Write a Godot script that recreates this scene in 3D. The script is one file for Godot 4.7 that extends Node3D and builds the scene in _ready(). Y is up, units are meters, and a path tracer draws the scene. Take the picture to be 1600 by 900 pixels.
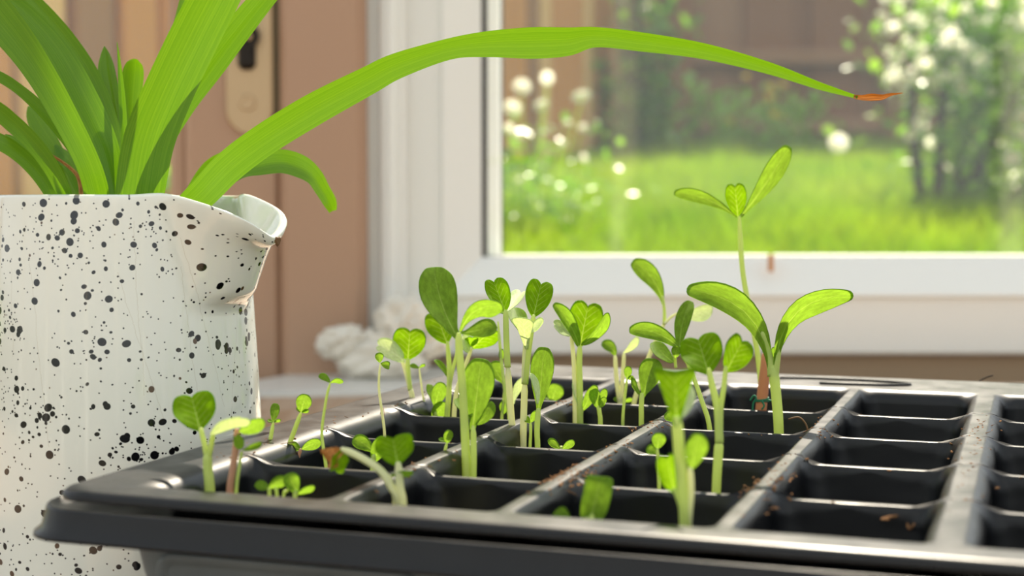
extends Node3D

# ---------------------------------------------------------------- measures
const CAM_Y := 0.117                       # camera (and jug rim) above the table
const FPX := 2330.0                        # focal length in pixels of a 1600 px wide picture
const PITCH := -3.316
const H := 0.065                           # camera above the rim of the cell tray
const RIM := CAM_Y - H
const TURN := -19.27                       # the tray is turned on the table
const SOIL := RIM - 0.022
var cam: Camera3D
var eu: Vector3                            # tray axes: to the right, and away
var ev: Vector3
var rng := RandomNumberGenerator.new()
var mats := {}
var names := {}
var cols := [-2.95, -2.2, -1.6, -0.885, -0.215, 0.455, 1.17, 1.77, 2.4]
var rows := [4.5, 5.19, 5.91, 6.63, 7.35, 8.07]


class MB:
	var v := PackedVector3Array()
	var uv := PackedVector2Array()
	var ix := PackedInt32Array()
	func vert(p: Vector3, t := Vector2.ZERO) -> int:
		v.append(p)
		uv.append(t)
		return v.size() - 1
	func tri(a: int, b: int, c: int) -> void:
		ix.append(a)
		ix.append(c)
		ix.append(b)
	func quad(a: int, b: int, c: int, d: int) -> void:
		tri(a, b, c)
		tri(a, c, d)
	func face(pts: Array) -> void:          # a flat polygon with corners of its own, counterclockwise from outside
		var f := []
		for p in pts:
			f.append(vert(p))
		for k in range(1, f.size() - 1):
			tri(f[0], f[k], f[k + 1])
	func grid(rws: Array, uvs: Array, wrap := false) -> void:
		var w: int = rws[0].size()
		var at := v.size()
		for r in rws.size():
			for c in w:
				vert(rws[r][c], uvs[r][c] if uvs.size() else Vector2.ZERO)
		for r in rws.size() - 1:
			for c in (w if wrap else w - 1):
				var d := (c + 1) % w
				quad(at + r * w + c, at + r * w + d, at + (r + 1) * w + d, at + (r + 1) * w + c)
	func build() -> ArrayMesh:
		var n := PackedVector3Array()
		n.resize(v.size())
		for k in range(0, ix.size(), 3):
			var a := ix[k]
			var b := ix[k + 1]
			var c := ix[k + 2]
			var f := (v[c] - v[a]).cross(v[b] - v[a])
			n[a] += f
			n[b] += f
			n[c] += f
		for k in n.size():
			n[k] = n[k].normalized() if n[k].length_squared() > 1e-24 else Vector3.UP
		var s := []
		s.resize(Mesh.ARRAY_MAX)
		s[Mesh.ARRAY_VERTEX] = v
		s[Mesh.ARRAY_NORMAL] = n
		s[Mesh.ARRAY_TEX_UV] = uv
		s[Mesh.ARRAY_INDEX] = ix
		var m := ArrayMesh.new()
		m.add_surface_from_arrays(Mesh.PRIMITIVE_TRIANGLES, s)
		return m


func pl(x: float, y: float, depth: float) -> Vector3:      # the place at that depth behind that pixel
	return cam.transform * (Vector3(x - 800.0, 450.0 - y, -FPX) * (depth / FPX))


func row_at(x: float, y: float, v: float) -> Vector3:       # the place in the upright plane across the tray at that row
	var d := cam.transform.basis * Vector3(x - 800.0, 450.0 - y, -FPX)
	return cam.position + d * (v * H / d.dot(ev))


func on_level(x: float, y: float, level: float) -> Vector3:  # the place on that level
	var d := cam.transform.basis * Vector3(x - 800.0, 450.0 - y, -FPX)
	return cam.position + d * ((level - CAM_Y) / d.y)


func tray(u: float, v: float, y := 0.0) -> Vector3:          # tray measures (in H) to the world, y above its rim
	return eu * (u * H) + ev * (v * H) + Vector3(0, RIM + y, 0)


func numbered(called: String) -> String:
	names[called] = names.get(called, 0) + 1
	return called if names[called] == 1 else "%s_%03d" % [called, names[called] - 1]


func tag(o: Node3D, label: String, category: String, group := "", kind := "") -> Node3D:
	o.set_meta("label", label)
	o.set_meta("category", category)
	if group:
		o.set_meta("group", group)
	if kind:
		o.set_meta("kind", kind)
	return o


func thing(called: String, at: Vector3, label: String, category: String, group := "") -> Node3D:
	var o := Node3D.new()
	o.name = numbered(called)
	o.position = at
	add_child(o, true)
	return tag(o, label, category, group)


func part(called: String, mb, m: Material, parent: Node3D = self, at := Vector3.ZERO) -> MeshInstance3D:
	var o := MeshInstance3D.new()
	o.name = called
	o.mesh = mb.build() if mb is MB else mb
	o.material_override = m
	o.position = at
	parent.add_child(o, true)
	return o


func struct(called: String, label: String, category: String) -> Node3D:
	var o := Node3D.new()
	o.name = called
	add_child(o, true)
	o.set_meta("kind", "structure")
	o.set_meta("label", label)
	o.set_meta("category", category)
	return o


func box(mb: MB, lo: Vector3, hi: Vector3, c := 0.002) -> void:      # a box with chamfered edges
	c = minf(c, 0.45 * minf(hi.x - lo.x, minf(hi.y - lo.y, hi.z - lo.z)))
	var mid := (lo + hi) / 2
	var e := (hi - lo) / 2
	var q := func(sx, sy, sz, axis):        # one of the three points at a corner
		var p := Vector3(sx * (e.x - c), sy * (e.y - c), sz * (e.z - c))
		p[axis] = [sx, sy, sz][axis] * e[axis]
		return mid + p
	var put := func(a):                     # turn the polygon outwards
		var n: Vector3 = (a[1] - a[0]).cross(a[2] - a[0])
		var ctr := Vector3.ZERO
		for p in a:
			ctr += p / a.size()
		if n.dot(ctr - mid) < 0:
			a.reverse()
		mb.face(a)
	for ax in 3:
		var b := (ax + 1) % 3
		var d := (ax + 2) % 3
		for s in [-1, 1]:
			var f := []
			for k in [[-1, -1], [1, -1], [1, 1], [-1, 1]]:
				var sg := [0, 0, 0]
				sg[ax] = s
				sg[b] = k[0]
				sg[d] = k[1]
				f.append(q.call(sg[0], sg[1], sg[2], ax))
			put.call(f)
		for s in [-1, 1]:
			for t in [-1, 1]:
				var f := []
				for k in [[-1, b], [1, b], [1, d], [-1, d]]:
					var sg := [0, 0, 0]
					sg[ax] = k[0]
					sg[b] = s
					sg[d] = t
					f.append(q.call(sg[0], sg[1], sg[2], k[1]))
				put.call(f)
	for sx in [-1, 1]:
		for sy in [-1, 1]:
			for sz in [-1, 1]:
				put.call([q.call(sx, sy, sz, 0), q.call(sx, sy, sz, 1), q.call(sx, sy, sz, 2)])


func boxed(lo: Vector3, hi: Vector3, c := 0.002) -> MB:
	var mb := MB.new()
	box(mb, lo, hi, c)
	return mb


func smooth(p: Array, steps: int) -> Array:                    # Catmull-Rom through points of any vector kind
	var out := []
	for k in p.size() - 1:
		var a = p[maxi(k - 1, 0)]
		var d = p[mini(k + 2, p.size() - 1)]
		for s in steps:
			var t := float(s) / steps
			out.append(0.5 * (2.0 * p[k] + (p[k + 1] - a) * t + (2.0 * a - 5.0 * p[k] + 4.0 * p[k + 1] - d) * t * t + (3.0 * p[k] - a - 3.0 * p[k + 1] + d) * t * t * t))
	out.append(p[-1])
	return out


func tube(mb: MB, p: Array, r: Array, sides := 8) -> void:      # p: places, r: radii, both sampled alike
	var rws := []
	var uvs := []
	var side := Vector3.RIGHT
	for k in p.size():
		var t: Vector3 = (p[mini(k + 1, p.size() - 1)] - p[maxi(k - 1, 0)]).normalized()
		side = (side - t * side.dot(t)).normalized()
		var up := t.cross(side)
		var ring := []
		var ruv := []
		for s in sides:
			var a := TAU * s / sides
			ring.append(p[k] + (side * cos(a) + up * sin(a)) * r[k])
			ruv.append(Vector2(float(s) / sides, float(k) / p.size()))
		rws.append(ring)
		uvs.append(ruv)
	var first := mb.v.size()
	mb.grid(rws, uvs, true)
	var a0 := mb.vert(p[0], Vector2.ZERO)
	var a1 := mb.vert(p[-1], Vector2.ONE)
	var last := first + (p.size() - 1) * sides
	for s in sides:
		mb.tri(a0, first + (s + 1) % sides, first + s)
		mb.tri(a1, last + s, last + (s + 1) % sides)


# ---------------------------------------------------------------- materials
func mat(called: String, c: Color, rough: float, spec := 0.5) -> StandardMaterial3D:
	var m := StandardMaterial3D.new()
	m.resource_name = called
	m.albedo_color = c
	m.roughness = rough
	m.metallic_specular = spec
	mats[called] = m
	return m


func noise_tex(sd: int, freq: float, from: Color, to: Color, w := 256, hgt := 256, normal := false, strength := 1.0) -> NoiseTexture2D:
	var n := FastNoiseLite.new()
	n.seed = sd
	n.frequency = freq
	n.fractal_octaves = 4
	var t := NoiseTexture2D.new()
	t.noise = n
	t.width = w
	t.height = hgt
	t.seamless = true
	t.as_normal_map = normal
	t.bump_strength = strength
	if not normal:
		var g := Gradient.new()
		g.set_color(0, from)
		g.set_color(1, to)
		t.color_ramp = g
	return t


func world_tex(m: StandardMaterial3D, t: Texture2D, scale: Vector3) -> void:
	m.albedo_texture = t
	m.uv1_triplanar = true
	m.uv1_world_triplanar = true
	m.uv1_scale = scale


func leaf_image(base: Color, vein: Color, mottled: float, side := 0.6) -> ImageTexture:     # midrib and arching side veins
	var n := FastNoiseLite.new()
	n.seed = 5
	n.frequency = 0.03
	var im := Image.create(192, 192, false, Image.FORMAT_RGB8)
	for y in 192:
		for x in 192:
			var a := absf(x / 191.0 - 0.5)
			var t := y / 191.0
			var k := smoothstep(0.03 * (1.1 - t), 0.0, a)
			for q in 5:
				var at := 0.12 + 0.16 * q
				k = maxf(k, side * smoothstep(0.022, 0.0, absf(t - at - a * (0.95 - 0.6 * a))) * smoothstep(0.42, 0.2, a))
			var c := base.lerp(vein, k)
			var d := 1.0 + mottled * (n.get_noise_2d(x, y) + 0.6 * n.get_noise_2d(x * 5.0, y * 5.0))
			im.set_pixel(x, y, Color(c.r * d, c.g * d, c.b * d))
	return ImageTexture.create_from_image(im)


func strap_image(base: Color, line: Color) -> ImageTexture:     # fine parallel veins along the leaf
	var r := RandomNumberGenerator.new()
	r.seed = 8
	var n := FastNoiseLite.new()
	n.seed = 3
	n.frequency = 0.06
	var im := Image.create(128, 256, false, Image.FORMAT_RGB8)
	var v := []
	for x in 128:
		v.append(r.randf())
	for x in 128:
		for y in 256:
			var k: float = 0.35 * v[x] + 0.35 * v[(x / 3) * 3] + 0.3 * absf(n.get_noise_2d(x * 3.0, y * 0.6))
			im.set_pixel(x, y, base.lerp(line, k))
	return ImageTexture.create_from_image(im)


func jug_image() -> ImageTexture:                                # cream glaze, black flecks, fine crazing, a few stains
	var w := 2048
	var hh := 1024
	var r := RandomNumberGenerator.new()
	r.seed = 21
	var im := Image.create(w, hh, false, Image.FORMAT_RGB8)
	im.fill(Color(0.915, 0.915, 0.865))
	for k in 26:                                                 # crazing: hairlines that wander down the glaze
		var x := r.randf() * w
		var y := r.randf() * 300.0
		var dx := r.randf_range(-0.3, 0.3)
		for s in r.randi_range(200, 620):
			x += dx + r.randf_range(-0.5, 0.5)
			y += 1.0
			if y < hh - 1:
				im.set_pixel(posmod(int(x), w), int(y), Color(0.83, 0.815, 0.74))
	var clumps := []
	for k in 70:
		clumps.append(Vector2(r.randf() * w, r.randf() * hh))
	for k in 4300:
		var big := pow(r.randf(), 8.0)
		var rad := 1.35 + 8.0 * big
		var c := Vector2(r.randf() * w, r.randf() * hh)
		if r.randf() < 0.3:
			c = clumps[r.randi() % 70] + Vector2(r.randfn(0, 34), r.randfn(0, 34))
		var el := r.randf_range(1.0, 1.3)
		var turn := r.randf() * PI
		var ink := Color(0.015, 0.015, 0.018) if r.randf() < 0.97 else Color(0.35, 0.27, 0.2)
		var m := int(rad * 1.6) + 1
		for y in range(-m, m + 1):
			for x in range(-m, m + 1):
				var p := Vector2(x, y).rotated(turn)
				var d := Vector2(p.x / el, p.y).length() - rad
				if d < 0.6 and c.y + y >= 0 and c.y + y < 985:
					var q := Vector2i(posmod(int(c.x) + x, w), int(c.y) + y)
					im.set_pixel(q.x, q.y, im.get_pixel(q.x, q.y).lerp(ink, clampf(0.6 - d, 0.0, 1.0)))
	return ImageTexture.create_from_image(im)


func wood_image(a: Color, b: Color, sd: int) -> ImageTexture:      # long grain, upright
	var n := FastNoiseLite.new()
	n.seed = sd
	n.frequency = 0.02
	n.fractal_octaves = 4
	var im := Image.create(128, 256, false, Image.FORMAT_RGB8)
	for x in 128:
		for y in 256:
			var k := 0.5 + 0.9 * n.get_noise_2d(x * 7.0, y * 0.5) + 0.4 * n.get_noise_2d(x * 22.0, y * 1.4)
			im.set_pixel(x, y, a.lerp(b, clampf(k, 0.0, 1.0)))
	return ImageTexture.create_from_image(im)


func make_materials() -> void:
	var m := mat("leaf", Color.WHITE, 0.5, 0.16)
	m.albedo_texture = leaf_image(Color(0.50, 0.68, 0.07), Color(0.74, 0.84, 0.45), 0.10)
	m.backlight_enabled = true
	m.backlight = Color(1.1, 1.08, 0.85)
	m = mat("seed_leaf", Color.WHITE, 0.5, 0.16)
	m.albedo_texture = leaf_image(Color(0.51, 0.66, 0.21), Color(0.66, 0.77, 0.38), 0.14, 0.0)
	m.backlight_enabled = true
	m.backlight = Color(1.1, 1.08, 0.9)
	m = mat("glare_leaf", Color.WHITE, 0.7)  # sun glare on the leaves painted in as a pale colour
	m.albedo_texture = leaf_image(Color(0.80, 0.87, 0.64), Color(0.90, 0.93, 0.80), 0.08)
	m.backlight_enabled = true
	m.backlight = Color(0.9, 0.9, 0.75)
	m = mat("strap", Color.WHITE, 0.36)
	m.albedo_texture = strap_image(Color(0.35, 0.55, 0.05), Color(0.46, 0.64, 0.14))
	m.backlight_enabled = true
	m.backlight = Color(0.95, 0.9, 0.55)
	m = mat("stem", Color(0.80, 0.86, 0.48), 0.45)
	m.backlight_enabled = true
	m.backlight = Color(0.76, 0.80, 0.50)
	m = mat("stem_pale", Color(0.92, 0.92, 0.72), 0.45)
	m.backlight_enabled = true
	m.backlight = Color(0.8, 0.8, 0.62)
	m = mat("stem_pink", Color(0.80, 0.62, 0.50), 0.45)
	m.backlight_enabled = true
	m.backlight = Color(0.66, 0.5, 0.38)
	m = mat("dry_leaf", Color(1, 1, 1), 0.7)
	m.albedo_texture = noise_tex(4, 0.04, Color(0.50, 0.28, 0.10), Color(0.92, 0.66, 0.34))
	m.backlight_enabled = true
	m.backlight = Color(0.6, 0.5, 0.32)
	m = mat("black_plastic", Color(0.065, 0.07, 0.08), 0.42, 0.42)
	world_tex(m, noise_tex(9, 0.02, Color(0.75, 0.75, 0.76), Color(1, 1, 1)), Vector3(9, 9, 9))
	m.roughness_texture = noise_tex(12, 0.03, Color(0.7, 0.7, 0.7), Color(1.0, 1.0, 1.0))
	m = mat("grey_plastic", Color(0.40, 0.45, 0.47), 0.4, 0.5)
	world_tex(m, noise_tex(9, 0.02, Color(0.8, 0.8, 0.81), Color(1, 1, 1)), Vector3(7, 7, 7))
	m = mat("soil", Color(0.16, 0.10, 0.06), 0.95, 0.2)
	m = mat("crumb", Color(0.52, 0.38, 0.26), 0.9, 0.2)
	m = mat("glaze", Color.WHITE, 0.13)
	m.albedo_texture = jug_image()
	m.clearcoat_enabled = true
	m.clearcoat = 0.6
	m.clearcoat_roughness = 0.06
	m = mat("clay_chip", Color(0.45, 0.33, 0.2), 0.8)
	m = mat("upvc", Color(0.89, 0.895, 0.875), 0.3)
	m = mat("sill_shade", Color(0.62, 0.53, 0.42), 0.6)  # tan tone for the shaded base of the window frame
	m = mat("cill", Color(0.80, 0.79, 0.76), 0.4)
	m = mat("brown_door", Color(0.67, 0.54, 0.44), 0.5)
	m = mat("brass", Color(0.74, 0.64, 0.50), 0.45)
	m.metallic = 0.4
	m = mat("dark_metal", Color(0.13, 0.10, 0.07), 0.35)
	m.metallic = 0.6
	m = mat("plate_shade", Color(0.38, 0.35, 0.26), 0.7)  # olive tone for the lock plate side in shadow
	m = mat("rubber", Color(0.07, 0.07, 0.065), 0.6)
	m = mat("glass", Color(0.80, 0.84, 0.83, 0.018), 0.02)
	m.transparency = BaseMaterial3D.TRANSPARENCY_ALPHA
	m = mat("plaster", Color(0.88, 0.87, 0.84), 0.9)
	m = mat("floor", Color(0.52, 0.42, 0.33), 0.6)
	m = mat("table_wood", Color(0.70, 0.61, 0.52), 0.5)
	world_tex(m, wood_image(Color(0.86, 0.78, 0.70), Color(1, 1, 1), 4), Vector3(4, 4, 1.2))
	m = mat("tissue", Color(0.88, 0.86, 0.81), 0.9)
	m.backlight_enabled = true
	m.backlight = Color(0.3, 0.29, 0.26)
	m = mat("stake_wood", Color(0.78, 0.50, 0.33), 0.55)
	m = mat("string", Color(0.03, 0.42, 0.28), 0.6)
	for k in 3:
		m = mat("honey_board_%d" % k, Color.WHITE, 0.85)
		m.albedo_texture = wood_image([Color(0.72, 0.46, 0.20), Color(0.80, 0.60, 0.33), Color(0.52, 0.37, 0.2)][k], [Color(0.88, 0.64, 0.33), Color(0.95, 0.80, 0.55), Color(0.70, 0.49, 0.28)][k], 20 + k)
	for k in 2:
		m = mat("old_board_%d" % k, Color.WHITE, 0.9)
		m.albedo_texture = wood_image([Color(0.42, 0.27, 0.15), Color(0.49, 0.35, 0.23)][k], [Color(0.60, 0.42, 0.26), Color(0.67, 0.51, 0.37)][k], 30 + k)
	m = mat("grass", Color(0.61, 0.71, 0.29), 0.55)
	m.backlight_enabled = true
	m.backlight = Color(1.0, 1.1, 0.45)
	m.vertex_color_use_as_albedo = true
	m = mat("earth", Color(0.40, 0.50, 0.2), 0.95)
	m = mat("bush_leaf", Color(0.60, 0.72, 0.30), 0.35)
	m.backlight_enabled = true
	m.backlight = Color(0.8, 0.9, 0.4)
	m.vertex_color_use_as_albedo = true
	m = mat("bark", Color(0.24, 0.19, 0.13), 0.9)
	m = mat("petal", Color(0.95, 0.94, 0.91), 0.6)
	m.backlight_enabled = true
	m.backlight = Color(1.2, 1.2, 1.12)
	m = mat("flower_eye", Color(0.86, 0.68, 0.15), 0.8)
	m = mat("yellow_petal", Color(0.90, 0.78, 0.15), 0.6)


# ---------------------------------------------------------------- scene
func _ready() -> void:
	rng.seed = 11
	cam = Camera3D.new()
	cam.name = "camera"
	cam.position = Vector3(0, CAM_Y, 0)
	cam.rotation_degrees = Vector3(PITCH, 0, 0)
	cam.fov = rad_to_deg(2.0 * atan(450.0 / FPX))
	cam.near = 0.02
	cam.far = 60.0
	var lens := CameraAttributesPhysical.new()
	lens.frustum_focal_length = 12.0 * FPX / 450.0
	lens.frustum_focus_distance = 0.435
	lens.exposure_aperture = 15.0
	lens.exposure_multiplier = 1.0
	lens.frustum_near = 0.02
	lens.frustum_far = 60.0
	cam.attributes = lens
	add_child(cam)
	cam.current = true

	var env := Environment.new()
	env.background_mode = Environment.BG_SKY
	var sky := ProceduralSkyMaterial.new()
	sky.sky_top_color = Color(0.86, 0.90, 0.94)
	sky.sky_horizon_color = Color(0.93, 0.95, 0.945)
	sky.ground_bottom_color = Color(0.42, 0.44, 0.36)
	sky.ground_horizon_color = Color(0.60, 0.62, 0.55)
	sky.sky_energy_multiplier = 1.0
	env.sky = Sky.new()
	env.sky.sky_material = sky
	env.background_energy_multiplier = 1.0
	env.tonemap_mode = Environment.TONE_MAPPER_LINEAR
	env.tonemap_exposure = 1.36
	env.sdfgi_enabled = true
	env.ssao_enabled = true
	env.ssil_enabled = true
	var we := WorldEnvironment.new()
	we.name = "environment"
	we.environment = env
	add_child(we)

	var sun := DirectionalLight3D.new()
	sun.name = "sun"
	sun.rotation_degrees = Vector3(-45, 180 - 11, 0)
	sun.light_color = Color(1.0, 0.95, 0.86)
	sun.light_energy = 2.7
	sun.light_angular_distance = 0.6
	sun.sky_mode = DirectionalLight3D.SKY_MODE_LIGHT_ONLY
	sun.shadow_enabled = true
	add_child(sun)

	eu = Vector3(cos(deg_to_rad(-TURN)), 0, sin(deg_to_rad(-TURN)))
	ev = Vector3(sin(deg_to_rad(-TURN)), 0, -cos(deg_to_rad(-TURN)))
	make_materials()
	make_room()
	make_window()
	make_door()
	make_garden()
	make_table()
	make_trays()
	make_jug()
	make_jug_plant()
	make_seedlings()
	make_small_things()


# ---------------------------------------------------------------- room
func make_room() -> void:
	var s := struct("floor", "brown floor below the table, out of sight", "floor")
	part("floor_slab", boxed(Vector3(-1.8, -0.85, -1.25), Vector3(2.4, -0.75, 2.0)), mats.floor, s)
	s = struct("wall_front", "pale low wall below the white window", "wall")
	part("low_wall", boxed(Vector3(-1.8, -0.75, -1.27), Vector3(2.4, -0.045, -1.03)), mats.plaster, s)
	part("lintel", boxed(Vector3(-1.8, 1.75, -1.2), Vector3(2.4, 2.0, -1.02)), mats.plaster, s)
	glazed("wall_back", "glazed conservatory wall behind the camera", Vector3(-1.8, 0, 2.0), Vector3(1, 0, 0), 4.2)
	glazed("wall_left", "glazed conservatory wall on the left", Vector3(-1.8, 0, -1.0), Vector3(0, 0, 1), 3.0)
	glazed("wall_right", "glazed conservatory wall on the right", Vector3(2.4, 0, -1.0), Vector3(0, 0, 1), 3.0)
	s = struct("ceiling", "glazed conservatory roof with white rafters", "ceiling")
	for k in 6:
		var x := -1.8 + 0.84 * k
		part("rafter", boxed(Vector3(x - 0.03, 2.0, -1.2), Vector3(x + 0.03, 2.08, 2.05)), mats.upvc, s)
		if k < 5:
			part("roof_pane", boxed(Vector3(x + 0.03, 2.05, -1.2), Vector3(x + 0.81, 2.056, 2.05), 0.001), mats.glass, s)


func glazed(called: String, label: String, at: Vector3, along: Vector3, length: float) -> void:
	var s := struct(called, label, "wall")
	var out := Vector3(along.z, 0, along.x)
	var t := out * 0.05
	var bit := func(name_: String, a: float, b: float, y0: float, y1: float, thick: float, m: Material):
		var p := at + along * a - t * thick + Vector3(0, y0, 0)
		var q := at + along * b + t * thick + Vector3(0, y1, 0)
		part(name_, boxed(Vector3(minf(p.x, q.x), p.y, minf(p.z, q.z)), Vector3(maxf(p.x, q.x), q.y, maxf(p.z, q.z))), m, s)
	bit.call("low_wall", 0.0, length, -0.75, -0.3, 1.6, mats.plaster)
	bit.call("head_beam", 0.0, length, 1.9, 2.0, 1.0, mats.upvc)
	var n := int(round(length / 1.0))
	for k in n + 1:
		var c := length * k / n
		bit.call("post", maxf(c - 0.035, 0.0), minf(c + 0.035, length), -0.3, 1.9, 1.0, mats.upvc)
		if k < n:
			bit.call("pane", c + 0.035, length * (k + 1) / n - 0.035, -0.3, 1.9, 0.08, mats.glass)


func ring(prof: Array, a: Vector2, b: Vector2, m: Material, parent: Node3D) -> void:    # a frame round the opening a..b: prof holds (outwards, z)
	var corner := func(k: int, d: Vector2) -> Vector3:
		return [Vector3(a.x - d.x, a.y - d.x, d.y), Vector3(b.x + d.x, a.y - d.x, d.y), Vector3(b.x + d.x, b.y + d.x, d.y), Vector3(a.x - d.x, b.y + d.x, d.y)][k]
	for k in 4:
		var mb := MB.new()
		for j in prof.size() - 1:
			mb.face([corner.call(k, prof[j]), corner.call(k, prof[j + 1]), corner.call((k + 1) % 4, prof[j + 1]), corner.call((k + 1) % 4, prof[j])])
		part("frame_rail" if k % 2 == 0 else "frame_stile", mb, m, parent)


func make_window() -> void:
	var s := struct("window_1", "white plastic window frame overlooking the garden", "window")
	var g := pl(753, 401, 1.03)
	var zg := g.z
	var a := Vector2(g.x, g.y)
	var b := Vector2(1.9, 1.67)
	var prof := [Vector2(0, zg - 0.05), Vector2(0, zg + 0.004), Vector2(0.002, zg + 0.006), Vector2(0.024, zg + 0.024), Vector2(0.026, zg + 0.0245), Vector2(0.0262, zg + 0.022), Vector2(0.027, zg + 0.0215), Vector2(0.064, zg + 0.0215), Vector2(0.066, zg + 0.02), Vector2(0.066, zg - 0.05), Vector2(0, zg - 0.05)]
	ring(prof, a, b, mats.upvc, s)
	ring([Vector2(0.0, zg - 0.004), Vector2(-0.0038, zg - 0.004), Vector2(-0.0038, zg + 0.003), Vector2(0.0, zg + 0.0035)], Vector2(a.x, a.y - 0.0034), b, mats.rubber, s)
	part("pane", boxed(Vector3(a.x - 0.003, a.y - 0.003, zg - 0.010), Vector3(b.x, b.y, zg - 0.006), 0.0005), mats.glass, s)
	var p := pl(783, 200, 1.06)
	part("outer_stile", boxed(Vector3(a.x - 0.02, a.y - 0.02, zg - 0.05), Vector3(p.x, b.y, zg - 0.03), 0.002), mats.upvc, s)
	part("glazing_spacer", boxed(Vector3(p.x, a.y - 0.003, zg - 0.042), Vector3(p.x + 0.0016, b.y, zg - 0.034), 0.0003), mats.rubber, s)
	part("shade_strip", boxed(Vector3(a.x - 0.1, -0.045, zg - 0.05), Vector3(b.x + 0.07, a.y - 0.063, zg + 0.012), 0.002), mats.sill_shade, s)  # added strip, the shade under the frame put into its tan colour
	var q := pl(1205, 404, 1.01)
	part("frame_stain", boxed(q + Vector3(-0.0016, -0.009, -0.004), q + Vector3(0.0012, 0.003, 0.003), 0.0007), mats.dry_leaf, s)
	# corner post between window and door
	s = struct("trim_1", "beige and white corner post between door and window", "trim")
	var x0 := pl(572, 300, 0.99).x
	var x1 := pl(592, 300, 0.985).x
	var x2 := pl(624, 300, 0.985).x
	var x3 := a.x - 0.05
	part("post_back", boxed(Vector3(x0 - 0.004, -0.05, -1.06), Vector3(x3, 1.75, -0.992), 0.003), mats.upvc, s)
	var mb := MB.new()
	var prf := []
	for k in 9:
		var t := PI * k / 8.0
		prf.append(Vector3(lerpf(x1, x2, 0.5 - 0.5 * cos(t)), 0, -0.992 + 0.011 * pow(sin(t), 0.6)))
	var lower := []
	var upper := []
	for c in prf:
		lower.append(c)
		upper.append(c + Vector3(0, 1.75, 0))
	mb.grid([lower, upper], [])
	part("post_bead", mb, mats.upvc, s)
	mb = MB.new()
	prf = []
	for k in 7:
		var t := PI * k / 6.0
		prf.append(Vector3(lerpf(x1, x2, 0.62 - 0.2 * cos(t)), 0, -0.983 + 0.004 * sin(t)))
	lower = []
	upper = []
	for c in prf:
		lower.append(c)
		upper.append(c + Vector3(0, 1.75, 0))
	mb.grid([lower, upper], [])
	part("post_rib", mb, mats.upvc, s)


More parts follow.
